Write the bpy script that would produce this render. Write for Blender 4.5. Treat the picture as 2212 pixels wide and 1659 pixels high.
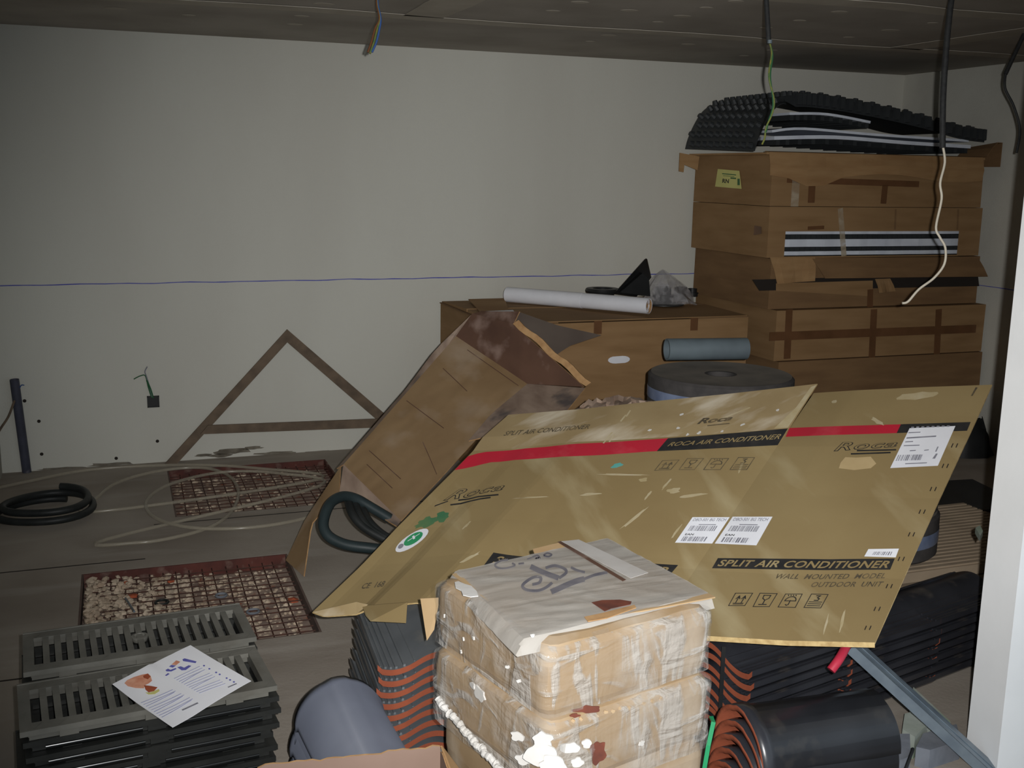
import bpy, bmesh, math, random
from mathutils import Vector, Matrix, noise
random.seed(7)
for o in list(bpy.data.objects): bpy.data.objects.remove(o)
SC = bpy.context.scene
COL = SC.collection
V = Vector
# ------------------------------------------------------------------ camera
FPX = 2350.0; EYE = V((0, 0, 1.64))
YAW, PITCH, ROLL = math.radians(20.0), math.radians(11.0), math.radians(1.0)
_f = V((math.sin(YAW)*math.cos(PITCH), math.cos(YAW)*math.cos(PITCH), -math.sin(PITCH)))
_r0 = V((math.cos(YAW), -math.sin(YAW), 0)); _u0 = _r0.cross(_f)
_r = math.cos(ROLL)*_r0 + math.sin(ROLL)*_u0; _u = -math.sin(ROLL)*_r0 + math.cos(ROLL)*_u0
cd = bpy.data.cameras.new('camera'); cd.sensor_fit = 'HORIZONTAL'; cd.sensor_width = 36.0
cd.lens = 36.0*FPX/2212.0; cd.clip_start = 0.05; cd.clip_end = 60
cam = bpy.data.objects.new('camera', cd); COL.objects.link(cam)
M = Matrix((( _r.x, _u.x, -_f.x, EYE.x), (_r.y, _u.y, -_f.y, EYE.y), (_r.z, _u.z, -_f.z, EYE.z), (0, 0, 0, 1)))
cam.matrix_world = M
SC.camera = cam
# ------------------------------------------------------------------ world, flash, exposure
w = bpy.data.worlds.new('world'); SC.world = w; w.use_nodes = True
bg = w.node_tree.nodes['Background']; bg.inputs[0].default_value = (0.78, 0.90, 1.0, 1); bg.inputs[1].default_value = 0.9
fl = bpy.data.lights.new('camera_flash', 'SPOT'); fl.energy = 555; fl.color = (1.0, 0.99, 0.97)
fl.spot_size = math.radians(73); fl.spot_blend = 1.0; fl.shadow_soft_size = 0.012
flo = bpy.data.objects.new('camera_flash', fl); COL.objects.link(flo)
flo.matrix_world = Matrix.Translation(_r*0.06 + _u*0.03) @ M @ Matrix.Rotation(math.radians(-3.5), 4, 'Y') @ Matrix.Rotation(math.radians(-1.5), 4, 'X')
SC.view_settings.view_transform = 'Standard'; SC.view_settings.look = 'None'
SC.view_settings.exposure = 0.0; SC.view_settings.gamma = 1.0; SC.view_settings.use_curve_mapping = False
# ------------------------------------------------------------------ helpers
def P(px, py, z=None, y=None, x=None, d=None):
    """a point of the place seen at photo position (px, py) on a given plane / at a given depth"""
    dr = (px-1106)/FPX*_r - (py-829.5)/FPX*_u + _f
    if z is not None: t = (z-EYE.z)/dr.z
    elif y is not None: t = y/dr.y
    elif x is not None: t = x/dr.x
    else: t = d
    return EYE + dr*t
def proj(p):
    v = V(p)-EYE; a = v.dot(_f)
    return 1106+FPX*v.dot(_r)/a, 829.5-FPX*v.dot(_u)/a
def lerp(a, b, t): return a+(b-a)*t
def polyl(pts, t):
    L = [0.0]
    for a, b in zip(pts, pts[1:]): L.append(L[-1]+(b-a).length)
    s = t*L[-1]
    for i in range(len(pts)-1):
        if s <= L[i+1]+1e-9 or i == len(pts)-2:
            k = (s-L[i])/max(L[i+1]-L[i], 1e-9); return pts[i].lerp(pts[i+1], k)
def catmull(pts, n=8, closed=False):
    pts = [V(p) for p in pts]; out = []; m = len(pts); seg = m if closed else m-1
    for i in range(seg):
        if closed: p0, p1, p2, p3 = pts[(i-1) % m], pts[i], pts[(i+1) % m], pts[(i+2) % m]
        else: p0, p1, p2, p3 = pts[max(i-1, 0)], pts[i], pts[i+1], pts[min(i+2, m-1)]
        for k in range(n):
            t = k/n
            out.append(0.5*((2*p1)+(p2-p0)*t+(2*p0-5*p1+4*p2-p3)*t*t+(3*p1-p0-3*p2+p3)*t**3))
    if not closed: out.append(pts[-1])
    return out
class MB:
    def __init__(s): s.v = []; s.f = []; s.m = []
    def add(s, vs, fs, m=0):
        o = len(s.v); s.v += [V(p) for p in vs]; s.f += [tuple(i+o for i in f) for f in fs]
        s.m += [m]*len(fs) if isinstance(m, int) else list(m); return s
    def hexa(s, q, m=0):   # 4 bottom ccw, 4 top ccw
        return s.add(q, [(3, 2, 1, 0), (4, 5, 6, 7), (0, 1, 5, 4), (1, 2, 6, 5), (2, 3, 7, 6), (3, 0, 4, 7)], m)
    def box(s, x0, x1, y0, y1, z0, z1, m=0, rz=0, c=None, jit=0):
        q = [V(p) for p in ((x0, y0, z0), (x1, y0, z0), (x1, y1, z0), (x0, y1, z0), (x0, y0, z1), (x1, y0, z1), (x1, y1, z1), (x0, y1, z1))]
        if jit: q = [p+V((random.uniform(-jit, jit), random.uniform(-jit, jit), random.uniform(-jit, 0)*.5)) for p in q]
        if rz:
            c = V(c) if c else V(((x0+x1)/2, (y0+y1)/2, 0)); R = Matrix.Rotation(rz, 3, 'Z'); q = [R @ (p-c)+c for p in q]
        return s.hexa(q, m)
    def prism(s, poly, off, m=0, mside=None):   # polygon extruded by a vector
        n = len(poly); off = V(off); a = [V(p) for p in poly]; b = [p+off for p in a]
        nrm = V((0, 0, 0))
        for i in range(n): nrm += a[i].cross(a[(i+1) % n])
        fs = [tuple(range(n)), tuple(range(2*n-1, n-1, -1))] + [((i+1) % n, i, n+i, n+(i+1) % n) for i in range(n)]
        if nrm.dot(off) > 0: fs = [tuple(reversed(f)) for f in fs]
        return s.add(a+b, fs, [m, m]+[m if mside is None else mside]*n)
    def tube(s, pts, r, n=8, closed=False, m=0, caps=True):
        pts = [V(p) for p in pts]; N = len(pts); base = len(s.v); prev = None
        for i, p in enumerate(pts):
            if closed: d = pts[(i+1) % N]-pts[i-1]
            else: d = pts[min(i+1, N-1)]-pts[max(i-1, 0)]
            d.normalize()
            if prev is None:
                a = d.orthogonal().normalized()
            else:
                a = prev-d*prev.dot(d); a.normalize()
            prev = a; b = d.cross(a); rr = r(i/(N-1)) if callable(r) else r
            for k in range(n):
                t = 2*math.pi*k/n; s.v.append(p+(a*math.cos(t)+b*math.sin(t))*rr)
        for i in range(N if closed else N-1):
            j = (i+1) % N
            for k in range(n):
                l = (k+1) % n; s.f.append((base+i*n+k, base+i*n+l, base+j*n+l, base+j*n+k)); s.m.append(m)
        if caps and not closed:
            s.f.append(tuple(base+k for k in range(n))[::-1]); s.m.append(m)
            s.f.append(tuple(base+(N-1)*n+k for k in range(n))); s.m.append(m)
        return s
    def sheet(s, grid, th, m=0, mback=None, medge=None):
        """closed slab: grid[i][j] of points is the front, th the thickness behind it"""
        I, J = len(grid), len(grid[0]); base = len(s.v)
        def nr(i, j):
            a = grid[min(i+1, I-1)][j]-grid[max(i-1, 0)][j]; b = grid[i][min(j+1, J-1)]-grid[i][max(j-1, 0)]
            c = a.cross(b); return c.normalized() if c.length > 1e-12 else V((0, 0, 1))
        F = [grid[i][j] for i in range(I) for j in range(J)]
        B = [grid[i][j]-nr(i, j)*th for i in range(I) for j in range(J)]
        s.v += F+B; n = I*J; mb = m if mback is None else mback; me = m if medge is None else medge
        for i in range(I-1):
            for j in range(J-1):
                a, b, c, d = i*J+j, (i+1)*J+j, (i+1)*J+j+1, i*J+j+1
                s.f.append((base+a, base+b, base+c, base+d)); s.m.append(m)
                s.f.append((base+n+d, base+n+c, base+n+b, base+n+a)); s.m.append(mb)
        rim = [(i, 0) for i in range(I)]+[(I-1, j) for j in range(1, J)]+[(i, J-1) for i in range(I-2, -1, -1)]+[(0, j) for j in range(J-2, 0, -1)]
        for k in range(len(rim)):
            a = rim[k][0]*J+rim[k][1]; b = rim[(k+1) % len(rim)][0]*J+rim[(k+1) % len(rim)][1]
            s.f.append((base+b, base+a, base+n+a, base+n+b)); s.m.append(me)
        return s
    def lathe(s, prof, c, n=32, axis='Z', m=0, closed=False):
        c = V(c); base = len(s.v); K = len(prof)
        for k in range(n):
            t = 2*math.pi*k/n
            for r, h in prof:
                p = V((r*math.cos(t), r*math.sin(t), h))
                if axis == 'X': p = V((p.z, p.x, p.y))
                if axis == 'Y': p = V((p.y, p.z, p.x))
                s.v.append(c+p)
        for k in range(n):
            l = (k+1) % n
            for i in range(K if closed else K-1):
                j = (i+1) % K; s.f.append((base+k*K+i, base+l*K+i, base+l*K+j, base+k*K+j)); s.m.append(m)
        return s
    def mesh(s, name, mats, smooth=None, org=V((0, 0, 0))):
        me = bpy.data.meshes.new(name); me.from_pydata([p-org for p in s.v], [], s.f)
        for mt in (mats if isinstance(mats, (list, tuple)) else [mats]): me.materials.append(mt)
        me.polygons.foreach_set('material_index', s.m)
        if smooth:
            me.polygons.foreach_set('use_smooth', [True]*len(me.polygons)); me.set_sharp_from_angle(angle=smooth)
        me.update(); return me
    def build(s, name, mats, parent=None, smooth=None, org=None, fix=True):
        """one mesh object; its vertices are world points"""
        if parent is not None: og = wloc(parent)
        else: og = V(org) if org is not None else V((0, 0, 0))
        me = s.mesh(name, mats, smooth, og)
        if fix:
            bm = bmesh.new(); bm.from_mesh(me); bmesh.ops.recalc_face_normals(bm, faces=bm.faces); bm.to_mesh(me); bm.free()
        o = bpy.data.objects.new(name, me); COL.objects.link(o); WL[o.name] = og
        if parent is not None: o.parent = parent
        else: o.location = og
        return o
WL = {}
def wloc(o): return WL[o.name]
def tag(o, label=None, cat=None, group=None, kind=None):
    if label: o['label'] = label
    if cat: o['category'] = cat
    if group: o['group'] = group
    if kind: o['kind'] = kind
    return o
def empty(name, loc, label, cat, group=None, rz=0):
    o = bpy.data.objects.new(name, None); o.empty_display_size = 0.05; COL.objects.link(o)
    o.location = loc; o.rotation_euler.z = rz; WL[o.name] = V(loc); return tag(o, label, cat, group)
def inst(name, me, parent, loc=(0, 0, 0), rot=(0, 0, 0)):
    o = bpy.data.objects.new(name, me); COL.objects.link(o); o.parent = parent; o.location = loc; o.rotation_euler = rot; return o
def copy_tree(o, parent=None):
    c = o.copy(); COL.objects.link(c); c.parent = parent
    for ch in list(o.children): copy_tree(ch, c)
    return c
ORD = ['topmost', 'second', 'third', 'fourth', 'fifth', 'sixth', 'seventh', 'eighth', 'ninth', 'tenth', 'eleventh', 'twelfth']
# ------------------------------------------------------------------ materials
def srgb(r, g, b): 
    f = lambda c: (c/255/12.92 if c/255 <= .04045 else ((c/255+.055)/1.055)**2.4)
    return (f(r), f(g), f(b), 1)
def mat(name, c1, c2=None, scale=6, rough=.8, bump=0, bscale=40, detail=4, spots=None, spec=.3, metal=0, stretch=(1, 1, 1), lo=.35, hi=.7, c3=None, s3=2, lo3=.55, hi3=.75, st3=(1, 1, 1)):
    mt = bpy.data.materials.new(name); mt.use_nodes = True; nt = mt.node_tree; N = nt.nodes; L = nt.links
    b = N['Principled BSDF']; b.inputs['Roughness'].default_value = rough; b.inputs['Specular IOR Level'].default_value = spec; b.inputs['Metallic'].default_value = metal
    tc = N.new('ShaderNodeTexCoord')
    def nz(sc, st, det=detail):
        mp = N.new('ShaderNodeMapping'); mp.inputs['Scale'].default_value = st; L.new(tc.outputs['Object'], mp.inputs[0])
        n = N.new('ShaderNodeTexNoise'); n.inputs['Scale'].default_value = sc; n.inputs['Detail'].default_value = det; L.new(mp.outputs[0], n.inputs['Vector']); return n
    def ramp(n, lo, hi):
        r = N.new('ShaderNodeMapRange'); r.inputs[1].default_value = lo; r.inputs[2].default_value = hi; L.new(n.outputs['Fac'], r.inputs[0]); return r
    def mix(fac, a, c):
        x = N.new('ShaderNodeMix'); x.data_type = 'RGBA'; L.new(fac, x.inputs[0])
        if isinstance(a, tuple): x.inputs[6].default_value = a
        else: L.new(a, x.inputs[6])
        if isinstance(c, tuple): x.inputs[7].default_value = c
        else: L.new(c, x.inputs[7])
        return x.outputs[2]
    out = c1
    if c2: out = mix(ramp(nz(scale, stretch), lo, hi).outputs[0], c1, c2)
    if c3: out = mix(ramp(nz(s3, st3), lo3, hi3).outputs[0], out, c3)
    if isinstance(out, tuple): b.inputs['Base Color'].default_value = out
    else: L.new(out, b.inputs['Base Color'])
    if bump:
        bn = N.new('ShaderNodeBump'); bn.inputs['Strength'].default_value = bump; bn.inputs['Distance'].default_value = .004
        L.new(nz(bscale, (1, 1, 1), 3).outputs['Fac'], bn.inputs['Height']); L.new(bn.outputs[0], b.inputs['Normal'])
    return mt
def clear(name, tint, alpha, rough=.15, sc=8, lo=.45, hi=.75, amin=.06, st=(1, 1, 1)):
    """clear film: see-through with a gloss and milky streaks"""
    mt = bpy.data.materials.new(name); mt.use_nodes = True; nt = mt.node_tree; N = nt.nodes; L = nt.links
    b = N['Principled BSDF']; b.inputs['Base Color'].default_value = tint; b.inputs['Roughness'].default_value = rough; b.inputs['Specular IOR Level'].default_value = .7
    tc = N.new('ShaderNodeTexCoord'); mp = N.new('ShaderNodeMapping'); mp.inputs['Scale'].default_value = st
    n = N.new('ShaderNodeTexNoise'); n.inputs['Scale'].default_value = sc; n.inputs['Detail'].default_value = 6; n.inputs['Distortion'].default_value = 1.2
    L.new(tc.outputs['Object'], mp.inputs[0]); L.new(mp.outputs[0], n.inputs['Vector'])
    r = N.new('ShaderNodeMapRange'); r.inputs[1].default_value = lo; r.inputs[2].default_value = hi; r.inputs[3].default_value = amin; r.inputs[4].default_value = alpha
    L.new(n.outputs['Fac'], r.inputs[0]); L.new(r.outputs[0], b.inputs['Alpha'])
    return mt
MT = {}
MT['wall'] = mat('plaster_wall', srgb(200, 199, 190), srgb(186, 184, 175), 2.2, .95, .25, 130, spec=.1)
MT['wallb'] = mat('plaster_wall_grubby', srgb(200, 199, 190), srgb(192, 190, 181), 1.3, .95, .22, 120, spec=.1, stretch=(1, 1, .35))
MT['jamb'] = mat('white_paint', srgb(224, 225, 226), srgb(214, 215, 216), 3, .7, .08, 60)
MT['ceil'] = mat('plasterboard_brown', srgb(174, 168, 160), srgb(156, 150, 141), 2.5, .95, .05, 60, spec=.1)
MT['joint'] = mat('joint_filler', srgb(188, 182, 170), srgb(172, 165, 153), 5, .95, spec=.1)
MT['blue'] = mat('blue_chalk', srgb(70, 72, 170), srgb(120, 122, 175), 9, .9)
MT['floor'] = mat('dusty_floor', srgb(160, 152, 142), srgb(136, 127, 117), 1.6, .9, .25, 70, spec=.15, c3=srgb(164, 157, 148), s3=3.5, lo3=.52, hi3=.72, st3=(.35, 1.6, 1))
MT['gap'] = mat('dark_gap', srgb(40, 34, 30))
MT['redox'] = mat('red_oxide', srgb(92, 48, 40), srgb(62, 34, 30), 9, .7, c3=srgb(120, 100, 90), s3=14)
MT['rod'] = mat('rusty_rod', srgb(58, 44, 40), srgb(84, 50, 38), 20, .7)
MT['pitbase'] = mat('pit_mortar', srgb(170, 150, 136), srgb(128, 110, 100), 14, .95, .5, 40, c3=srgb(150, 86, 62), s3=17, lo3=.6, hi3=.7)
MT['rubble'] = mat('rubble_pale', srgb(196, 180, 160), srgb(158, 138, 118), 14, .95, .4, 60)
MT['brickbit'] = mat('brick_shard', srgb(172, 88, 58), srgb(140, 66, 44), 18, .9, .3)
CB = dict(stretch=(1, 1, 6), bump=.06, bscale=160)
MT['card'] = mat('cardboard_brown', srgb(146, 116, 82), srgb(132, 103, 70), 3, .85, spec=.2, **CB)
MT['cardd'] = mat('cardboard_dark', srgb(128, 100, 70), srgb(112, 86, 60), 3, .85, spec=.2, **CB)
MT['cardl'] = mat('cardboard_light', srgb(160, 128, 90), srgb(146, 112, 76), 4, .85, spec=.2, **CB)
MT['board'] = mat('cardboard_printed', srgb(141, 123, 86), srgb(131, 112, 76), 2.2, .8, .05, 150, spec=.25, c3=srgb(160, 146, 112), s3=3.2, lo3=.58, hi3=.8, st3=(2.5, .6, 1))
MT['boardd'] = mat('cardboard_printed_dusty', srgb(150, 132, 98), srgb(136, 117, 84), 5, .85, .05, 150, spec=.2, c3=srgb(196, 186, 168), s3=5, lo3=.5, hi3=.75, st3=(.6, 2.4, 1))
MT['edge'] = mat('cardboard_edge', srgb(190, 166, 118), srgb(160, 134, 90), 60, .9)
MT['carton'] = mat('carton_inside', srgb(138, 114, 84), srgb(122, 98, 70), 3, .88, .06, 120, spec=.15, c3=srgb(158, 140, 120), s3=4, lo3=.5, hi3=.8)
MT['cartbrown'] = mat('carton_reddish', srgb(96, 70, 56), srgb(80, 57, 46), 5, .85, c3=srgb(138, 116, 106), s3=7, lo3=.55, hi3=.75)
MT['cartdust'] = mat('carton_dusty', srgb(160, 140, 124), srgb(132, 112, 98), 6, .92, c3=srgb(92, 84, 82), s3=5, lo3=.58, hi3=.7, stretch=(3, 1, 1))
MT['rim'] = mat('torn_rim', srgb(176, 140, 98), srgb(152, 116, 78), 30, .9)
MT['salmon'] = mat('salmon_card', srgb(124, 103, 92), srgb(114, 94, 82), 5, .85, .05)
MT['tape'] = mat('brown_tape', srgb(106, 74, 50), srgb(92, 64, 42), 9, .3, spec=.5)
MT['cleart'] = clear('clear_tape', srgb(205, 190, 165), .5, .12, 14, .4, .7, .15)
MT['film'] = clear('stretch_film', srgb(225, 220, 212), .82, .17, 7, .42, .70, .08, (1, 1, 1.6))
MT['bag'] = clear('poly_bag', srgb(190, 188, 190), .45, .15, 16, .45, .7, .12)
MT['white'] = mat('white_print', srgb(225, 226, 232), srgb(215, 216, 222), 8, .6)
MT['paper'] = mat('white_paper', srgb(242, 242, 246), srgb(236, 236, 242), 4, .6)
MT['yellow'] = mat('yellow_label', srgb(208, 204, 130), srgb(196, 192, 120), 6, .7)
MT['ink'] = mat('black_ink', srgb(34, 34, 36), srgb(50, 48, 46), 20, .6)
MT['inkfade'] = mat('faded_ink', srgb(66, 60, 50), srgb(104, 90, 66), 40, .8)
MT['greyink'] = mat('grey_ink', srgb(120, 120, 130), srgb(140, 140, 148), 30, .7)
MT['marker'] = mat('grey_marker', srgb(92, 90, 98), srgb(124, 120, 122), 14, .8)
MT['red'] = mat('red_band', srgb(178, 30, 50), srgb(166, 36, 52), 6, .75, c3=srgb(186, 74, 82), s3=7, lo3=.55, hi3=.8)
MT['green'] = mat('green_print', srgb(44, 138, 92), srgb(60, 148, 100), 20, .6)
MT['greenst'] = mat('green_stain', srgb(58, 104, 72), srgb(96, 116, 74), 9, .8)
MT['cyan'] = mat('cyan_paint', srgb(80, 156, 150), srgb(110, 160, 146), 12, .8)
MT['tear'] = mat('torn_paper', srgb(178, 156, 116), srgb(164, 142, 102), 9, .9)
MT['scuff'] = mat('plaster_scuff', srgb(176, 164, 136), srgb(160, 144, 106), 14, .95)
MT['blob'] = mat('plaster_splash', srgb(200, 198, 195), srgb(186, 182, 176), 9, .8, .2)
MT['iron'] = mat('cast_iron', srgb(112, 110, 103), srgb(92, 91, 85), 8, .5, .25, 60, spec=.4, c3=srgb(84, 80, 72), s3=6, lo3=.55, hi3=.8)
MT['irongl'] = mat('cast_iron_wet_black', srgb(16, 18, 18), srgb(24, 25, 25), 8, .18, spec=.6)
MT['glaze'] = mat('glazed_grey', srgb(98, 102, 106), srgb(82, 86, 90), 6, .34, .05, 40, spec=.5, c3=srgb(128, 124, 116), s3=6, lo3=.58, hi3=.8)
MT['glazeb'] = mat('glazed_black', srgb(50, 51, 56), srgb(36, 37, 42), 6, .3, .05, 40, spec=.5, c3=srgb(88, 82, 76), s3=9, lo3=.6, hi3=.8)
MT['ridge'] = mat('glazed_slate_blue', srgb(92, 96, 108), srgb(82, 86, 98), 4, .38, spec=.5)
MT['terra'] = mat('terracotta', srgb(142, 74, 50), srgb(120, 60, 40), 10, .85, .2, 60)
MT['black'] = mat('black_plastic', srgb(28, 29, 30), srgb(36, 37, 38), 8, .45)
MT['rubber'] = mat('black_hose', srgb(30, 33, 33), srgb(40, 42, 42), 12, .5)
MT['hoseg'] = mat('dark_green_hose', srgb(34, 44, 46), srgb(44, 54, 56), 12, .5)
MT['dimple'] = mat('dimple_sheet', srgb(52, 55, 57), srgb(44, 47, 49), 8, .5)
MT['foil'] = mat('white_foil', srgb(214, 220, 230), srgb(196, 202, 214), 9, .5)
MT['greypipe'] = mat('grey_pvc', srgb(104, 116, 122), srgb(92, 102, 108), 8, .5)
MT['rollg'] = mat('foam_roll', srgb(74, 71, 70), srgb(60, 58, 58), 18, .9, .2, 120)
MT['rolltop'] = mat('foam_roll_dusty', srgb(124, 118, 110), srgb(104, 100, 94), 8, .95)
MT['bluetape'] = mat('translucent_blue_band', srgb(120, 132, 158), srgb(98, 110, 138), 18, .3)
MT['steel'] = mat('galvanised', srgb(120, 132, 142), srgb(96, 108, 120), 14, .38, metal=.35, spec=.6, c3=srgb(80, 90, 100), s3=9)
MT['flatbar'] = mat('weathered_bar', srgb(112, 96, 80), srgb(90, 78, 66), 14, .8)
MT['conduit'] = mat('dark_conduit', srgb(40, 41, 42), srgb(52, 53, 54), 60, .6)
MT['pipeb'] = mat('slate_pipe', srgb(70, 72, 86), srgb(58, 60, 72), 14, .5, c3=srgb(110, 108, 116), s3=10, lo3=.62, hi3=.7)
MT['wy'] = mat('earth_wire', srgb(126, 122, 56), srgb(60, 104, 62), 60, .5)
MT['wg'] = mat('green_wire', srgb(44, 92, 60)); MT['wb'] = mat('blue_wire', srgb(60, 92, 150)); MT['wn'] = mat('brown_wire', srgb(110, 70, 44))
MT['ww'] = mat('white_wire', srgb(214, 206, 190), srgb(200, 192, 176), 20, .5)
MT['clearpipe'] = clear('clear_hose', srgb(176, 168, 150), .45, .2, 5, .3, .7, .25)
MT['pink'] = mat('red_tube', srgb(176, 44, 66), srgb(160, 38, 58), 14, .5)
MT['strapg'] = mat('green_strap', srgb(30, 128, 82), srgb(40, 140, 92), 20, .35)
MT['ribfoam'] = mat('ribbed_foam', srgb(168, 150, 128), srgb(150, 134, 114), 7, .9)
MT['chunk'] = mat('pale_chunk', srgb(160, 166, 160), srgb(140, 150, 138), 7, .9, .3, c3=srgb(128, 150, 124), s3=5)
MT['chunkg'] = mat('grey_chunk', srgb(120, 124, 132), srgb(96, 100, 108), 9, .9, .3)
MT['skin'] = mat('orange_print', srgb(226, 168, 140), srgb(206, 132, 104), 40, .6)
MT['violet'] = mat('violet_print', srgb(112, 112, 188), srgb(92, 92, 168), 40, .6)
MT['lilac'] = mat('lilac_lines', srgb(168, 170, 198), srgb(188, 190, 212), 30, .6)
MT['dirt'] = mat('dark_smudge', srgb(96, 90, 80), srgb(130, 124, 112), 20, .95)
MT['brownbit'] = mat('brown_contents', srgb(112, 62, 48), srgb(80, 48, 42), 20, .4, spec=.5)
MT['cardwrap'] = mat('wrapped_card', srgb(150, 127, 97), srgb(138, 114, 84), 4, .8, .08, 120, c3=srgb(168, 154, 136), s3=6, lo3=.5, hi3=.75)
MT['cardlt'] = mat('fresh_card', srgb(176, 150, 114), srgb(164, 136, 100), 5, .85)
MT['filmtop'] = clear('dusty_film', srgb(200, 192, 184), .82, .3, 9, .3, .65, .35, (.6, 2.2, 1))
MT['dustw'] = mat('dusty_white_tape', srgb(184, 180, 176), srgb(168, 162, 156), 9, .7)

MT['cartdark'] = mat('carton_dark_grey', srgb(88, 78, 70), srgb(76, 66, 60), 6, .9)  # the end flap's own dark grey-brown card
def filmmat(name, tint, dirs, amax, amin, rough=.12, bd=.02):
    mt = bpy.data.materials.new(name); mt.use_nodes = True; nt = mt.node_tree; N = nt.nodes; L = nt.links
    b = N['Principled BSDF']; b.inputs['Base Color'].default_value = tint; b.inputs['Roughness'].default_value = rough; b.inputs['Specular IOR Level'].default_value = .6
    tc = N.new('ShaderNodeTexCoord'); fac = None; hh = None
    for k, (rot, sc, lo, hi) in enumerate(dirs):
        mp = N.new('ShaderNodeMapping'); mp.inputs['Rotation'].default_value = rot; mp.inputs['Scale'].default_value = sc; mp.inputs['Location'].default_value = (k*3.1, k*1.7, k); L.new(tc.outputs['Object'], mp.inputs[0])
        n = N.new('ShaderNodeTexNoise'); n.inputs['Scale'].default_value = 6; n.inputs['Detail'].default_value = 5; n.inputs['Distortion'].default_value = 1.3; L.new(mp.outputs[0], n.inputs['Vector'])
        r = N.new('ShaderNodeMapRange'); r.inputs[1].default_value = lo; r.inputs[2].default_value = hi; L.new(n.outputs['Fac'], r.inputs[0])
        if fac is None: fac = r.outputs[0]; hh = n.outputs['Fac']
        else:
            m_ = N.new('ShaderNodeMath'); m_.operation = 'MAXIMUM'; L.new(fac, m_.inputs[0]); L.new(r.outputs[0], m_.inputs[1]); fac = m_.outputs[0]
            m2 = N.new('ShaderNodeMath'); m2.operation = 'ADD'; L.new(hh, m2.inputs[0]); L.new(n.outputs['Fac'], m2.inputs[1]); hh = m2.outputs[0]
    q = N.new('ShaderNodeMapRange'); q.inputs[3].default_value = amin; q.inputs[4].default_value = amax; L.new(fac, q.inputs[0]); L.new(q.outputs[0], b.inputs['Alpha'])
    bn = N.new('ShaderNodeBump'); bn.inputs['Strength'].default_value = 1.0; bn.inputs['Distance'].default_value = bd; L.new(hh, bn.inputs['Height']); L.new(bn.outputs[0], b.inputs['Normal'])
    return mt
MT['film'] = filmmat('stretch_film', srgb(190, 187, 182), [((.6, .5, .2), (2.4, 2.0, .7), .53, .60), ((.5, -.9, .6), (.6, .8, 2.6), .55, .62), ((0, 0, 0), (.7, .7, .9), .5, .8)], .5, .10)
MT['filmtop'] = filmmat('dusty_film', srgb(188, 183, 176), [((0, 0, .5), (.5, .9, 1), .4, .75), ((0, 0, -.3), (.35, 2.4, 1), .58, .72)], .70, .42, .35, .003)

MT['irondk'] = mat('cast_iron_dark', srgb(46, 47, 45), srgb(34, 35, 34), 8, .4, .2, 60, spec=.45)  # lower gratings: darker iron, which also paints the slots above as shaded
MT['framegrey'] = mat('dusty_frame', srgb(104, 88, 80), srgb(84, 68, 62), 9, .9)
# ================================================================== THE ROOM
YB, XR, XL, ZC = 6.26, 5.06, -0.64, 2.33
PITS = [(0.20, 1.07, 5.21, 6.07), (-0.20, 0.63, 3.69, 4.55)]
m = MB(); xs = sorted({XL, XR, -2.0} | {p[0] for p in PITS} | {p[1] for p in PITS}); ys = sorted({-2.0, YB} | {p[2] for p in PITS} | {p[3] for p in PITS})
xs = [x for x in xs if x >= XL]
for a, b in zip(xs, xs[1:]):
    for c, d in zip(ys, ys[1:]):
        if any(a >= p[0]-1e-6 and b <= p[1]+1e-6 and c >= p[2]-1e-6 and d <= p[3]+1e-6 for p in PITS): continue
        m.box(a, b, c, d, -.14, 0)
floor = tag(m.build('floor', MT['floor']), kind='structure')
for p in PITS:
    # pit bottom
    MB().box(p[0], p[1], p[2], p[3], -.14, -.058).build('pit_base', MT['pitbase'], floor)
# a few joints between the dusty floor slabs
for y, x0, x1 in ((4.66, XL, .05), (3.62, XL, -.18), (5.12, .1, 1.4)):
    MB().box(x0, x1, y-.004, y+.004, -.002, .0012).build('floor_joint', MT['gap'], floor)
wb = tag(MB().box(XL-.15, XR+.15, YB, YB+.15, -.14, ZC+.2).build('wall_back', MT['wallb']), kind='structure')
wr = tag(MB().box(XR, XR+.15, 2.3, YB, -.14, ZC+.2).build('wall_right', MT['wall']), kind='structure')
wl = tag(MB().box(XL-.15, XL, -1.0, YB, -.14, ZC+.2).build('wall_left', MT['wall']), kind='structure')
wp = tag(MB().box(2.252, XR+.15, 2.155, 2.275, -.14, ZC+.2).build('wall_partition', MT['jamb']), kind='structure')
ce = tag(MB().box(XL-.15, XR+.15, .35, YB+.15, ZC, ZC+.2).build('ceiling', MT['ceil']), kind='structure')
# chalk line drawn with a laser level at one metre
def strip_on_wall(p0, p1, hw, n, wob, nrm):
    m = MB(); g = []
    for i in range(n+1):
        p = V(p0).lerp(V(p1), i/n); dz = wob*(noise.noise(V((i*.35, 3, 1))))
        h = hw*(.75+.6*abs(noise.noise(V((i*.6, 9, 2)))))
        g.append([p+V((0, 0, dz-h))+V(nrm)*.0015, p+V((0, 0, dz+h))+V(nrm)*.0015])
    return m.sheet(g, .001)
strip_on_wall((XL, YB, 1.012), (XR, YB, 1.018), .0032, 90, .006, (0, -1, 0)).build('chalk_line', MT['blue'], wb)
strip_on_wall((XR, YB, 1.0), (XR, 2.4, .995), .003, 40, .004, (-1, 0, 0)).build('chalk_line', MT['blue'], wr)
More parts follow.
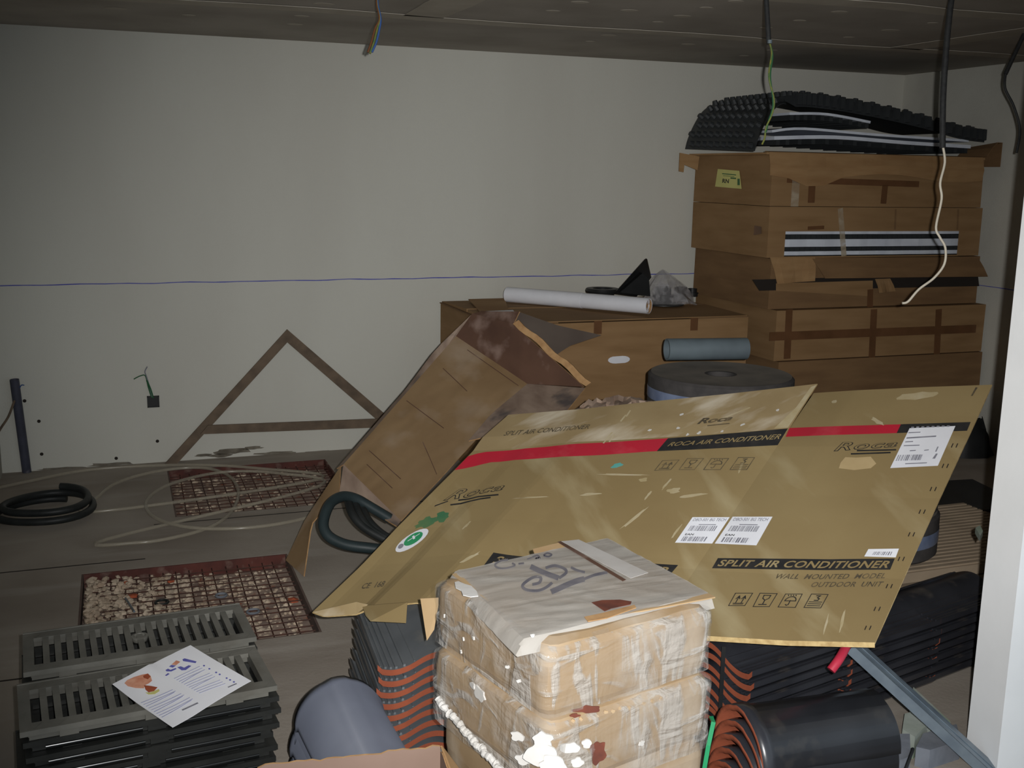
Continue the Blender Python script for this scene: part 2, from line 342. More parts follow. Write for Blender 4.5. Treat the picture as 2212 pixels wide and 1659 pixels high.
# fixings and scrapes low on the back wall
hole = MB().lathe([(0.0001, 0), (.008, 0), (.0095, .002), (.0001, .0022)], (0, 0, 0), 10, 'Y').mesh('screw_hole', MT['gap'])
for px, py in ((53, 866), (84, 910), (90, 981), (251, 990), (340, 953)):
    p = P(px, py, y=YB); inst('screw_hole', hole, wb, (p.x, YB-.002, p.z))
def smear(name, poly, y, mt, parent, th=.0015):
    pts = [P(a, b, y=y) for a, b in poly]; return MB().prism(pts, (0, -th, 0)).build(name, mt, parent)
random.seed(11)
for cx, cy, w_, h_ in ((500, 975, 44, 7), (545, 968, 26, 4), (440, 983, 20, 3), (600, 979, 50, 4), (690, 976, 30, 3), (130, 1012, 60, 3), (240, 1003, 56, 4), (478, 984, 30, 4), (860, 966, 50, 4)):
    poly = []
    for k in range(14):
        t = 2*math.pi*k/14; q = random.uniform(.65, 1.15); poly.append((cx+w_*math.cos(t)*q, cy-h_*math.sin(t)*q-w_*math.cos(t)*.05))
    smear('scrape_mark', poly, YB, MT['dirt'], wb)
# ceiling: filled board joints and filled screw heads
def band(name, pts, hw):
    g = []
    for i, (x, y) in enumerate(pts):
        a = V(pts[max(i-1, 0)]); b = V(pts[min(i+1, len(pts)-1)]); d = (b-a).normalized(); n = V((-d.y, d.x))
        q = hw*(1+.25*noise.noise(V((x*2.1, y*2.3, 4)))); g.append([V((x+n.x*q, y+n.y*q, ZC-.0022)), V((x-n.x*q, y-n.y*q, ZC-.0022))])
    MB().sheet(g, -.002).build(name, MT['joint'], ce)
band('joint_tape', [(-.6+.3*i, 5.04+.03*math.sin(i)) for i in range(20)], .07)
band('joint_tape', [(-.6+.3*i, 3.84+.02*math.sin(i*2)) for i in range(20)], .075)
band('joint_tape', [(1.36, 1.2+.2*i) for i in range(20)], .10)
band('joint_tape', [(4.02, 1.2+.2*i) for i in range(20)], .09)
spot = MB().lathe([(.0001, -.002), (.03, -.002), (.04, 0), (.0001, 0)], (0, 0, 0), 14).mesh('filler_spot', MT['joint'])
for px, py in ((1253, 4), (1195, 23), (1526, 16), (1474, 34), (1422, 47), (1728, 44), (1814, 25), (1316, 76), (1487, 95), (1655, 59), (1924, 65), (1834, 80), (2015, 49), (1608, 120), (1668, 108), (1276, 89), (408, 32), (652, 34), (637, 52), (905, 42), (1590, 2), (700, 8), (250, 18), (1360, 22)):
    p = P(px, py, z=ZC); o = inst('filler_spot', spot, ce, (p.x, p.y, ZC-.001)); s_ = random.uniform(.7, 1.25); o.scale = (s_, s_*.8, 1)
# ------------------------------------------------------------------ the two floor pits: red-oxide frame and rod mesh, rubble below
rod = {}
for i, p in enumerate(PITS):
    lab = ('red-framed floor pit with rusty rod mesh by the back wall, under the clear hose', 'red-framed floor pit full of pale rubble behind the iron drain gratings')[i]
    R_ = empty('floor_pit', ((p[0]+p[1])/2, (p[2]+p[3])/2, -.058), lab, 'pit frame')
    for x0, x1, y0, y1 in ((p[0], p[1], p[3]-.008, p[3]), (p[0], p[1], p[2], p[2]+.008), (p[0], p[0]+.008, p[2]+.008, p[3]-.008), (p[1]-.008, p[1], p[2]+.008, p[3]-.008)):
        MB().box(x0, x1, y0, y1, -.058, -.0006).build('frame_strip', MT['redox'] if y1 > p[3]-.001 or (i == 0 and x0 > p[1]-.02) else MT['framegrey'], R_)
    lx, ly = p[1]-p[0]-.024, p[3]-p[2]-.024
    ma = MB().tube([(-lx/2, 0, 0), (lx/2, 0, 0)], .0026, 6).mesh('mesh_rod', MT['rod']); mb_ = MB().tube([(0, -ly/2, 0), (0, ly/2, 0)], .0026, 6).mesh('mesh_rod', MT['rod'])
    n = 16
    for k in range(1, n):
        inst('mesh_rod', ma, R_, (0, -ly/2+ly*k/n+random.uniform(-.006, .006), .036), (0, 0, random.uniform(-.012, .012)))
        inst('mesh_rod', mb_, R_, (-lx/2+lx*k/n+random.uniform(-.004, .004), 0, .030), (0, 0, random.uniform(-.01, .01)))
def stone(mb, c, s, seed):
    rnd = random.Random(seed); bm = bmesh.new(); bmesh.ops.create_icosphere(bm, subdivisions=1, radius=1)
    for v in bm.verts: v.co = V((v.co.x*s*rnd.uniform(.6, 1.25), v.co.y*s*rnd.uniform(.6, 1.25), v.co.z*s*rnd.uniform(.35, .7)))
    bm.verts.index_update(); mb.add([v.co+V(c) for v in bm.verts], [tuple(v.index for v in f.verts) for f in bm.faces]); bm.free()
for i, p in enumerate(PITS):
    m = MB(); rnd = random.Random(20+i)
    for k in range((260, 1500)[i]):
        if i: u = rnd.random()**1.9; w_ = rnd.random()
        else: u, w_ = rnd.random(), rnd.random()
        s = rnd.uniform(.006, .020)*(1.0 if u < .5 else .75); lift = .052*max(0, 1-u*1.25)**1.2 if i else 0
        stone(m, (lerp(p[0]+.03, p[1]-.03, u), lerp(p[2]+.03, p[3]-.03, w_), -.054+s*.35+rnd.random()*lift), s, k)
    tag(m.build('rubble', MT['rubble']), ('sparse grey plaster crumbs in the floor pit by the back wall', 'heap of pale plaster rubble in the floor pit behind the gratings')[i], 'rubble', kind='stuff')
for px, py, s, lab in ((272, 1262, .022, 'upper left brick shard in the rubble pit'), (288, 1288, .024, 'brick shard beside the metal pin in the rubble pit'), (368, 1255, .017, 'brick shard near the back rim of the rubble pit'), (634, 1297, .026, 'flat orange brick shard at the right side of the rubble pit')):
    m = MB(); q = P(px, py, z=-.03); stone(m, (q.x, q.y, -.03), s, px); tag(m.build('brick_shard', MT['brickbit'], org=(q.x, q.y, -.05)), lab, 'brick shard', 'brick shards in the rubble pit')
for px, py, r, lab in ((350, 1305, .024, 'dark pipe ring in the rubble pit close to the grating'), (478, 1290, .020, 'grey plastic ring in the middle of the rubble pit'), (547, 1325, .022, 'pale plastic ring at the near right of the rubble pit')):
    q = P(px, py, z=-.03); pts = [(q.x+r*math.cos(t*.3927), q.y+r*math.sin(t*.3927), -.022) for t in range(16)]
    tag(MB().tube(pts, .005, 6, True).build('pipe_ring', MT['chunkg'] if r < .024 else MT['rubber'], org=(q.x, q.y, -.027), smooth=.8), lab, 'ring')
a, b = P(271, 1292, z=0.0), P(290, 1321, z=0.03)
tag(MB().tube([a, b], .004, 8).build('metal_pin', MT['steel'], org=(a.x, a.y, -.03)), 'short bright metal pin sticking up from the rubble pit', 'pin')
# ------------------------------------------------------------------ on the back wall, left
R_ = empty('slate_pipe', P(58, 1018, z=0.0), 'dark slate-blue pipe stub leaning against the back wall, far left', 'pipe')
a, b = P(58, 1020, z=0.0), P(31, 820, y=6.19)
m = MB(); pts = [a, a.lerp(b, .5), b]; m.tube(pts, .024, 14, caps=False); m.tube([p for p in reversed(pts)], .019, 14, caps=False)
d_ = (b-a).normalized(); o = d_.orthogonal().normalized(); q = d_.cross(o)
for p in (a, b):
    ring = [p+(o*math.cos(t*.4488)+q*math.sin(t*.4488))*.024 for t in range(14)]+[p+(o*math.cos(t*.4488)+q*math.sin(t*.4488))*.019 for t in range(14)]
    m.add(ring, [(k, (k+1) % 14, 14+(k+1) % 14, 14+k) for k in range(14)])
m.build('tube_wall', MT['pipeb'], R_, smooth=.8)
MB().tube(catmull([P(33, 868, y=6.19), P(44, 835, y=6.19), P(52, 832, y=6.18)], 5), .003, 6).build('wire_end', MT['wb'], R_)
tag(MB().tube(catmull([P(31, 866, y=6.18), P(18, 900, y=6.1), P(0, 928, y=6.0), P(-30, 980, y=5.9)], 6), .006, 7).build('thin_cable', MT['flatbar']), 'thin brown cable running from the slate pipe to the left wall', 'cable')
c = P(331, 867, y=YB); R_ = empty('socket_box', (c.x, YB, c.z), 'small black wall socket box with loose green wires', 'socket box')
m = MB(); s = .032
for x0, x1, z0, z1 in ((-s, s, s-.005, s), (-s, s, -s, -s+.005), (-s, -s+.005, -s, s), (s-.005, s, -s, s)): m.box(c.x+x0, c.x+x1, YB-.014, YB, c.z+z0, c.z+z1)
m.box(c.x-s, c.x+s, YB-.003, YB, c.z-s, c.z+s); m.build('box_shell', MT['black'], R_)
for k, pp in enumerate(([(327, 858), (320, 835), (314, 812), (303, 812), (289, 819)], [(329, 858), (322, 832), (316, 812), (313, 803), (318, 792)], [(331, 860), (325, 840), (317, 822)])):
    MB().tube(catmull([P(a, b, y=YB-.02-.01*(j > 1)) for j, (a, b) in enumerate(pp)], 6), .0045 if k == 2 else .0032, 6).build('wire', (MT['wg'], MT['greyink'], MT['wg'])[k], R_)
# A-shaped frame of flat bar
R_ = empty('flat_bar_frame', P(620, 985, y=6.2), 'brown A-shaped frame of flat bar leaning on the back wall', 'metal frame')
def bar(a, b, w_, y0, y1, th=.012):
    A, B = V(a), V(b); d = (B-A).normalized(); n = V((-d.y, d.x))*w_
    qs = [A+n, B+n, B-n, A-n]; ys_ = [y0, y1, y1, y0]
    MB().prism([P(q.x, q.y, y=yy) for q, yy in zip(qs, ys_)], (0, -th, 0)).build('bar', MT['flatbar'], R_)
def barq(q, lean, th=.012):
    MB().prism([P(x, y, y=6.245-lean*(y-711)/290) for x, y in q], (0, -th, 0)).build('bar', MT['flatbar'], R_)
barq(((356, 1001), (620, 711), (620, 739), (382, 1001)), .05); barq(((620, 711), (940, 988), (908, 988), (620, 739)), .05)
barq(((449, 918), (838, 903), (832, 922), (433, 937)), .075)
# ================================================================== HOSES ON THE FLOOR, LEFT
def zpt(px, py, z): return P(px, py, z=z)
pts = []
for k in range(0, 70):
    t = k/70*2*math.pi*2.05; c = P(103, 1108, z=.02); r = .20+.018*math.sin(t*.5)+.01*math.cos(t*3)
    pts.append(V((c.x+r*math.cos(t+1.2), c.y+.02+r*1.0*math.sin(t+1.2), .020+.034*(k/70*1.9)*(1 if k < 66 else 1))))
tag(MB().tube(pts, .0175, 10).build('hose_coil', MT['rubber'], smooth=.8, org=(pts[0].x, pts[0].y, 0)), 'short thick black hose coiled twice on the floor by the left wall', 'hose')
loops = [
 [(-40, 1062), (60, 1040), (200, 1014), (400, 1004), (560, 1012), (690, 1035)],
 [(212, 1105), (216, 1070), (260, 1040), (340, 1018), (430, 1010), (490, 1025), (515, 1060), (500, 1105), (455, 1138), (380, 1160), (300, 1172), (230, 1165)],
 [(690, 1050), (600, 1022), (480, 1020), (370, 1045), (318, 1080), (330, 1115), (400, 1138), (500, 1142), (600, 1132), (700, 1110)],
 [(245, 1100), (290, 1122), (370, 1138), (450, 1140)],
]
allp = []
for i, lp in enumerate(loops[:3]):
    allp += [zpt(a, b, .012+.012*i) for a, b in lp]
tag(MB().tube(catmull(allp, 6), .0085, 8).build('clear_hose', MT['clearpipe'], smooth=.9, org=(allp[0].x, allp[0].y, 0)), 'long translucent hose looped loosely over the floor and the far pit', 'hose')
# ================================================================== CARTONS AGAINST THE BACK WALL
def face_quad(mb, quad, th, nrm, m=0): mb.prism(quad, V(nrm)*th, m)
def strip(name, parent, mt, a, b, w_, nrm, th=.0015, up=None):
    """a strip of tape from a to b, lying on a face with normal nrm"""
    a, b, n = V(a), V(b), V(nrm); d = (b-a).normalized(); s = n.cross(d).normalized()*w_/2
    MB().prism([a+s, b+s, b-s, a-s], n*th).build(name, mt, parent)
# --- wide low carton
X0, X1, Y0, Y1, Z1 = 1.80, 3.31, 5.24, 6.22, .88
wide = empty('wide_carton', ((X0+X1)/2, (Y0+Y1)/2, 0), 'wide brown carton under the white paper roll', 'carton')
m = MB()
m.box(X0, X1, Y0, Y1, 0, Z1-.012, jit=.006); m.build('body', MT['card'], wide)
for x0, x1, dz in ((X0-.004, X0+.36, .004), (X1-.36, X1+.004, .004)):
    MB().box(x0, x1, Y0, Y1, Z1-.012, Z1-.007).build('end_flap', MT['cardd'], wide)
MB().hexa([V(q) for q in ((X0+.01, Y0-.002, Z1-.006), (X1-.01, Y0-.002, Z1-.006), (X1-.01, Y0+.47, Z1-.005), (X0+.01, Y0+.47, Z1-.005), (X0+.01, Y0-.002, Z1-.001), (X1-.01, Y0-.002, Z1-.001), (X1-.01, Y0+.47, Z1+.006), (X0+.01, Y0+.47, Z1+.012))]).build('long_flap', MT['card'], wide)
MB().hexa([V(q) for q in ((X0+.01, Y0+.49, Z1-.005), (X1-.01, Y0+.49, Z1-.005), (X1-.01, Y1, Z1-.006), (X0+.01, Y1, Z1-.006), (X0+.01, Y0+.49, Z1+.014), (X1-.01, Y0+.49, Z1+.004), (X1-.01, Y1, Z1-.001), (X0+.01, Y1, Z1-.001))]).build('long_flap', MT['card'], wide)
for px in (1292, 1500):
    a = P(px, 690, y=Y0-.007); strip('tape', wide, MT['tape'], (a.x, Y0-.007, Z1-.005), (a.x, Y0-.007, Z1-.075), .045, (0, -1, 0))
a = P(1337, 777, y=Y0-.007)
hm = [(a.x+.045*math.cos(t)+(.02 if math.cos(t) > 0 else -.02), Y0-.007, a.z+.02*math.sin(t)) for t in [k*math.pi/8 for k in range(16)]]
MB().prism(hm, (0, -.0012, 0)).build('hand_hole', MT['white'], wide)
# --- tall stack of six flat cartons
LV = [0, .30, .597, .893, 1.186, 1.478, 1.765]
SX, SY, EX, EY = 3.475, 5.35, 4.985, 6.225
stack = []
OFF = [(.10, -.07, .03, 0), (.08, -.06, .05, 0), (.055, -.05, .05, 0), (.03, 0, .02, 0), (0, 0, 0, 0), (0, .0, -.02, 0)]
names = ['lowest carton of the tall stack, half hidden', 'fifth carton down in the tall stack, plain brown', 'fourth carton down, crossed with brown tape', 'third carton down, with open hanging flaps', 'second carton down, with the window showing striped panels', 'topmost carton of the tall stack, with the yellow label']
for i in range(6):
    ox, oy, ex, _ = OFF[i]; x0, x1, y0, y1, z0, z1 = SX+ox, EX+ex, SY+oy, EY, LV[i]+.002, LV[i+1]-.002
    R_ = empty('flat_carton', ((x0+x1)/2, (y0+y1)/2, z0), names[i], 'carton', 'cartons in the tall stack'); stack.append((R_, x0, x1, y0, y1, z0, z1))
    mt = MT['cardd'] if i in (1, 3) else MT['card']
    if i == 4:
        a = P(1697, 500, y=y0); b = P(2068, 553, y=y0); wz0, wz1 = b.z, a.z
        m = MB(); t = .006
        m.box(x0, x1, y0+t, y1, z0, z0+t); m.box(x0, x1, y0+t, y1, z1-t, z1); m.box(x0, x0+t, y0+t, y1, z0+t, z1-t); m.box(x1-t, x1, y0+t, y1, z0+t, z1-t); m.box(x0+t, x1-t, y1-t, y1, z0+t, z1-t)
        m.box(x0, a.x, y0, y0+t, z0, z1); m.box(b.x, x1, y0, y0+t, z0, z1); m.box(a.x, b.x, y0, y0+t, wz1, z1); m.box(a.x, b.x, y0, y0+t, z0, wz0)
        m.build('body', mt, R_); WIN = (a.x, b.x, wz0, wz1, y0, x0, x1, y1, z0, z1)
    else: MB().box(x0, x1, y0, y1, z0, z1, jit=.004).build('body', mt, R_)
R_, x0, x1, y0, y1, z0, z1 = stack[5]
N_ = (0, -1, 0); yy = y0-.005
def Q(px, py, y): return P(px, py, y=y)
strip('tape', R_, MT['tape'], Q(1700, 388, yy), Q(1985, 398, yy), .035, N_); strip('tape', R_, MT['tape'], Q(1757, 350, yy), Q(1752, 438, yy), .045, N_)
strip('tape', R_, MT['tape'], Q(1912, 400, yy), Q(1908, 440, yy), .04, N_); strip('clear_tape', R_, MT['cleart'], Q(1722, 350, yy-.002), Q(1716, 446, yy-.002), .05, N_)
c4 = [P(a, b, x=x0-.004) for a, b in ((1551, 365), (1597, 369), (1602, 408), (1545, 403))]
lb = MB().prism(c4, (-.0015, 0, 0)).build('yellow_label', MT['yellow'], R_)
def tmesh(txt, shear=0, off=0.0, space=1.0):
    cu = bpy.data.curves.new('t', 'FONT'); cu.body = txt; cu.shear = shear; cu.offset = off; cu.space_character = space; cu.resolution_u = 3; cu.fill_mode = 'FRONT'
    ob = bpy.data.objects.new('t', cu); COL.objects.link(ob); bpy.context.view_layer.update()
    me = bpy.data.meshes.new_from_object(ob.evaluated_get(bpy.context.evaluated_depsgraph_get()))
    vs = [(v.co.x, v.co.y) for v in me.vertices]; fs = [tuple(p.vertices) for p in me.polygons]
    bpy.data.objects.remove(ob); bpy.data.curves.remove(cu); bpy.data.meshes.remove(me)
    x0 = min(a for a, b in vs); x1 = max(a for a, b in vs); y0 = min(b for a, b in vs); y1 = max(b for a, b in vs)
    return [((a-x0)/(x1-x0), (b-y0)/(y1-y0)) for a, b in vs], fs
def quad_map(q, u, v): return q[0].lerp(q[1], u).lerp(q[3].lerp(q[2], u), v)     # q: bl br tr tl
qd = [P(a, b, x=x0-.0058) for a, b in ((1560, 395), (1574, 396), (1575, 387), (1561, 386))]
vs, fs = tmesh('RN', off=.03); MB().add([quad_map(qd, u, v) for u, v in vs], fs).build('printed_text', MT['ink'], lb, fix=False)
for qq in (((1578, 386), (1590, 387), (1590, 384), (1578, 383)), ((1593, 400), (1598, 400), (1598, 386), (1593, 386)), ((1560, 376), (1590, 379), (1590, 377), (1560, 374)), ((1562, 380), (1586, 382), (1586, 381), (1562, 379))):
    MB().prism([P(a, b, x=x0-.0056) for a, b in qq], (-.0004, 0, 0)).build('printed_mark', MT['greenst'], lb)
# torn lid hanging over the top carton's front
g = []
for i in range(13):
    u = i/12; xx = lerp(3.44, 4.93, u); low = .115+.02*math.sin(u*9)+(.035 if .12 < u < .3 else 0)
    g.append([V((xx, y0+.03, z1+.016)), V((xx, y0-.014, z1+.012)), V((xx, y0-.03-.008*math.sin(u*14), z1-low*.5)), V((xx, y0-.026-.01*math.cos(u*11), z1-low))])
MB().sheet(g, .004).build('torn_lid_flap', MT['cardl'], R_)
MB().box(3.43, 4.96, y0-.005, y1, z1+.0005, z1+.012).build('lid', MT['cardl'], R_)
g = [[V((4.93+.22*u, y0-.05+.25*v, z1+.02+.10*math.sin(math.pi*min(u*1.1, 1))*(1-.3*v)-.06*u*u)) for v in (0, .5, 1)] for u in [k/6 for k in range(7)]]
for row in g:
    for p in row: p.x = min(p.x, XR-.02)
MB().sheet(g, .004).build('curled_flap', MT['cardd'], R_)
m = MB(); m.prism([P(a, b, y=6.1) for a, b in ((1468, 330), (1510, 338), (1506, 368), (1478, 356), (1476, 372), (1466, 370))], (0, -.004, 0)); m.build('torn_corner', MT['cardl'], R_)
# second carton: panels behind the window, clear tape
R_, x0, x1, y0, y1, z0, z1 = stack[4]; ax, bx, wz0, wz1 = WIN[:4]
hh = (z1-z0-.03); zz = z0+.008
lay = [(wz0-.06, wz0+.012, 'dimple'), (wz0+.014, wz0+.036, 'foil'), (wz0+.038, wz0+.060, 'dimple'), (wz0+.062, wz0+.105, 'foil'), (wz0+.107, wz0+.132, 'dimple'), (wz0+.134, wz1+.03, 'foil')]
lay = [(max(a, z0+.007), min(b, z1-.007), c) for a, b, c in lay]
for k in range(3):
    Pn = empty('insulation_panel', ((x0+x1)/2, (y0+y1)/2, lay[2*k][0]), 'black and white insulation panel in the carton window, '+('lowest', 'middle', 'uppermost')[k]+' of three', 'panel', 'insulation panels seen through the carton window')
    for a, b, kind in lay[2*k:2*k+2]:
        if kind == 'foil':
            gg = [[V((lerp(x0+.03, x1-.03, i/24), y0+.012+.003*math.sin(i*1.7+k), zq)) for zq in (a, b)] for i in range(25)]
            MB().sheet(gg, .4).build('foil_face', MT['foil'], Pn)
        else:
            m = MB(); m.box(x0+.03, x1-.03, y0+.02, y0+.4, a, b)
            n = 40
            for i in range(n):
                xx = lerp(x0+.06, x1-.06, i/(n-1)); m.box(xx-.011, xx+.011, y0+.013, y0+.022, a+.001, b-.001)
            m.build('dimple_layer', MT['dimple'], Pn)
strip('clear_tape', R_, MT['cleart'], Q(1815, 450, y0-.003), Q(1823, 553, y0-.003), .035, N_)
strip('tape', R_, MT['tape'], Q(1745, 493, y0-.005), Q(1780, 491, y0-.005), .02, N_)
c4 = [P(a, b, x=x0-.004) for a, b in ((1630, 487), (1645, 490), (1645, 505), (1628, 508))]; MB().prism(c4, (-.001, 0, 0)).build('tape', MT['tape'], R_)
for px in (1935, 2070):
    strip('crease', R_, MT['cardd'], Q(px, 452, y0-.004), Q(px-2, 496, y0-.004), .012, N_, .0008)
# third carton: hanging flaps
R_, x0, x1, y0, y1, z0, z1 = stack[3]
def flap(name, quad_px, y_, out, mt, parent):
    a, b, c, d = [P(px, py, y=y_) for px, py in quad_px]   # tl tr br bl
    g = [[a, d+V((0, -out, 0))], [b, c+V((0, -out, 0))]]; gg = []
    for i in range(7):
        u = i/6; top = a.lerp(b, u); bot = d.lerp(c, u)+V((0, -out-.006*math.sin(u*8), 0)); gg.append([top, top.lerp(bot, .5)+V((0, -.006, 0)), bot])
    return MB().sheet(gg, .004).build(name, mt, parent)
flap('open_flap', ((1663, 556), (1760, 556), (1752, 606), (1672, 612)), y0-.008, .03, MT['cardl'], R_)
flap('open_flap', ((1752, 557), (2112, 557), (2120, 596), (1772, 600)), y0-.008, .045, MT['cardd'], R_)
flap('loose_tab', ((1890, 603), (1922, 602), (1929, 628), (1895, 632)), y0-.006, .015, MT['card'], R_)
MB().prism([Q(a, b, y0-.004) for a, b in ((1625, 604), (2112, 592), (2115, 618), (1640, 628))], (0, -.001, 0)).build('slot_shade', MT['gap'], R_)  # flat dark sheet, painted shade of the opening under the flaps
MB().prism([Q(a, b, y0-.004) for a, b in ((1676, 612), (1885, 606), (1885, 640), (1676, 628))], (0, -.0018, 0)).build('inner_flap', MT['card'], R_)
strip('tape', R_, MT['tape'], Q(1880, 625, y0-.006), Q(1879, 665, y0-.006), .04, N_)
# fourth carton: tape cross
R_, x0, x1, y0, y1, z0, z1 = stack[2]
strip('tape', R_, MT['tape'], Q(1662, 727, y0-.005), Q(2108, 710, y0-.005), .05, N_)
for px in (1705, 1888, 2028): strip('tape', R_, MT['tape'], Q(px, 668, y0-.0065), Q(px-5, 775, y0-.0065), .045, N_)
# --- dimpled black sheet draped on the stack, with the foil boards under it
prof = [(3.345, 1.80), (3.36, 1.86), (3.40, 1.95), (3.455, 2.03), (3.53, 2.075), (3.62, 2.09), (3.75, 2.09), (3.95, 2.075), (4.2, 2.045), (4.5, 2.0), (4.8, 1.945), (4.97, 1.93)]
pc = catmull([(x, 0, z) for x, z in prof], 4); Yf, Yk = 5.40, 6.12
R_ = empty('dimpled_sheet', (3.9, 5.75, 1.79), 'black dimpled underfloor sheet drooping over the top of the carton stack', 'dimpled sheet')
def sh(i, v):
    p = pc[i]; y = lerp(Yf, Yk, v); q = V((p.x, y, p.z))
    if p.x < 3.55: q.x += .03*(1-v); q.z += -.02*(1-v)
    return q
g = [[sh(i, 0)+V((0, -.022, -.062*min(1, max(0, (pc[i].x-3.5)/.12)))), sh(i, 0)+V((0, -.012, -.02*min(1, max(0, (pc[i].x-3.5)/.12))))]+[sh(i, v/6) for v in range(7)] for i in range(len(pc))]
MB().sheet(g, -.004).build('sheet', MT['dimple'], R_, smooth=.6)
m = MB(); tot = [0]
for a, b in zip(pc, pc[1:]): tot.append(tot[-1]+(b-a).length)
s = .03
row = 0
while s < tot[-1]-.02:
    i = max(k for k in range(len(tot)) if tot[k] <= s); i = min(i, len(pc)-2); k = (s-tot[i])/(tot[i+1]-tot[i])
    for c in range(10):
        v = (c+.35+(.5 if row % 2 else 0))/10.5
        if v > 1: continue
        p = sh(i, v).lerp(sh(i+1, v), k); t = (sh(i+1, v)-sh(i, v)).normalized(); w2 = V((0, 1, 0)); n = t.cross(w2)*-1
        if n.z < 0 and t.x > 0 and abs(n.z) > .3: n = -n
        if n.x > 0 and abs(n.x) > .5: n = -n
        ra, rb, h = .021, .014, .030
        vs = [p+(t*math.cos(q*math.pi/4)+w2*math.sin(q*math.pi/4))*ra for q in range(8)]+[p+n*h+(t*math.cos(q*math.pi/4)+w2*math.sin(q*math.pi/4))*rb for q in range(8)]
        m.add(vs, [(q, (q+1) % 8, 8+(q+1) % 8, 8+q) for q in range(8)]+[tuple(range(8, 16))])
    s += .060; row += 1
for i in range(0, len(pc)-1, 1):
    if pc[i].x < 3.6: continue
    p = sh(i, 0).lerp(sh(i+1, 0), .5)+V((0, -.022, -.05)); m.hexa([p+V(q) for q in ((-.013, -.02, 0), (.013, -.02, 0), (.017, .004, -.004), (-.017, .004, -.004), (-.013, -.018, .062), (.013, -.018, .062), (.017, .006, .066), (-.017, .006, .066))])
tag(m.build('knob_field', MT['dimple'], R_, smooth=.5), kind='stuff')
def foilboard(lab, prof2, y0, y1, th, dimp):
    R2 = empty('foil_board', (prof2[0][0], y0, prof2[0][1]), lab, 'panel', 'foil-faced boards on the carton stack')
    pp = catmull([(x, 0, z) for x, z in prof2], 5)
    MB().sheet([[V((p.x, y0, p.z)), V((p.x, y1, p.z))] for p in pp], -th).build('foil_face', MT['foil'], R2)
    if dimp:
        m = MB()
        for i in range(0, len(pp)-1):
            p = pp[i].lerp(pp[i+1], .5); m.box(p.x-.012, p.x+.012, y0+.002, y1, p.z-.03, p.z-.001)
        m.build('dimple_layer', MT['dimple'], R2)
foilboard('lower white foil board with its long edge out, on the carton stack', [(3.5, 1.845), (3.9, 1.86), (4.4, 1.842), (4.88, 1.83)], 5.385, 6.1, .020, True)
foilboard('middle white foil board sagging to the right on the carton stack', [(3.49, 1.885), (3.7, 1.905), (4.2, 1.885), (4.87, 1.868)], 5.395, 6.1, .014, False)
foilboard('short upper white foil board bulging under the dimpled sheet', [(3.6, 1.985), (3.85, 1.99), (4.15, 1.955)], 5.40, 6.08, .014, True)
# ------------------------------------------------------------------ on the wide carton
a, b = P(1094, 636, y=5.66), P(1403, 662, y=5.34); zt = .885
a = P(1096, 636, z=.885+.054); b = P(1402, 661, z=.885+.054)
R_ = empty('paper_roll', (a+b)/2-V((0, 0, .045)), 'long white paper roll lying on the wide carton', 'paper roll')
d_ = (b-a).normalized(); o1 = d_.orthogonal().normalized(); o2 = d_.cross(o1); m = MB(); n = 26; ring = []
for e, rr in ((0, .044), (.55, .0445), (.5501, .043), (1, .044)):
    ring.append([a.lerp(b, e)+(o1*math.cos(2*math.pi*k/n)+o2*math.sin(2*math.pi*k/n))*rr for k in range(n)])
for r1, r2 in zip(ring, ring[1:]): m.add(r1+r2, [(k, (k+1) % n, n+(k+1) % n, n+k) for k in range(n)])
m.build('outer_sheet', MT['white'], R_, smooth=.6)
for q in (a, b):   # rolled end
    sp = [q+(o1*math.cos(t*.5)+o2*math.sin(t*.5))*(.042-.0008*t)+d_*.0005 for t in range(40)]; sp2 = [q+(o1*math.cos(t*.5)+o2*math.sin(t*.5))*(.042-.0008*t)*.9-d_*.004 for t in range(40)]
    MB().add(sp+sp2, [(k, k+1, 41+k, 40+k) for k in range(39)]).build('rolled_end', MT['rim'], R_)
MB().prism([q+d_*0 for q in [P(x, y, z=.900) for x, y in ((1012, 647), (1090, 645), (1100, 674), (1040, 678))]], (0, 0, .003)).build('leaflet', MT['cardl']); tag(bpy.data.objects['leaflet'], 'grey-brown cardboard sheet lying on the left end of the wide carton', 'cardboard sheet')
MB().prism([P(x, y, z=.905) for x, y in ((1040, 674), (1108, 671), (1112, 676), (1040, 679))], (0, 0, .004)).build('folded_paper', MT['white']); tag(bpy.data.objects['folded_paper'], 'white folded paper edge on the front of the wide carton', 'paper')
# black drain fitting
R_ = empty('drain_funnel', P(1345, 640, z=.885), 'black plastic drain funnel with a tilted square plate on the wide carton', 'drain fitting')
c = P(1302, 627, y=5.86); c2 = V((c.x, c.y, c.z-.014))
MB().lathe([(.05, 0), (.03, .888-c2.z), (.045, .886-c2.z), (.072, -.004), (.098, 0), (.102, .012), (.096, .026), (.06, .026)], c2, 28, closed=True).build('ring', MT['black'], R_, smooth=.7)
yA, yB_ = 5.62, 5.72
f4 = [P(1327, 634, y=yA), P(1395, 558, y=yA), P(1404, 598, y=yB_), P(1372, 640, y=yB_)]
MB().prism(f4, (.02, .02, -.006)).build('plate', MT['black'], R_)
f5 = [P(1340, 632, y=yA-.03), P(1388, 590, y=yA-.03), P(1402, 604, y=yA-.03), P(1405, 640, y=yA-.03)]
MB().prism(f5, (.02, .10, 0)).build('funnel_body', MT['black'], R_)
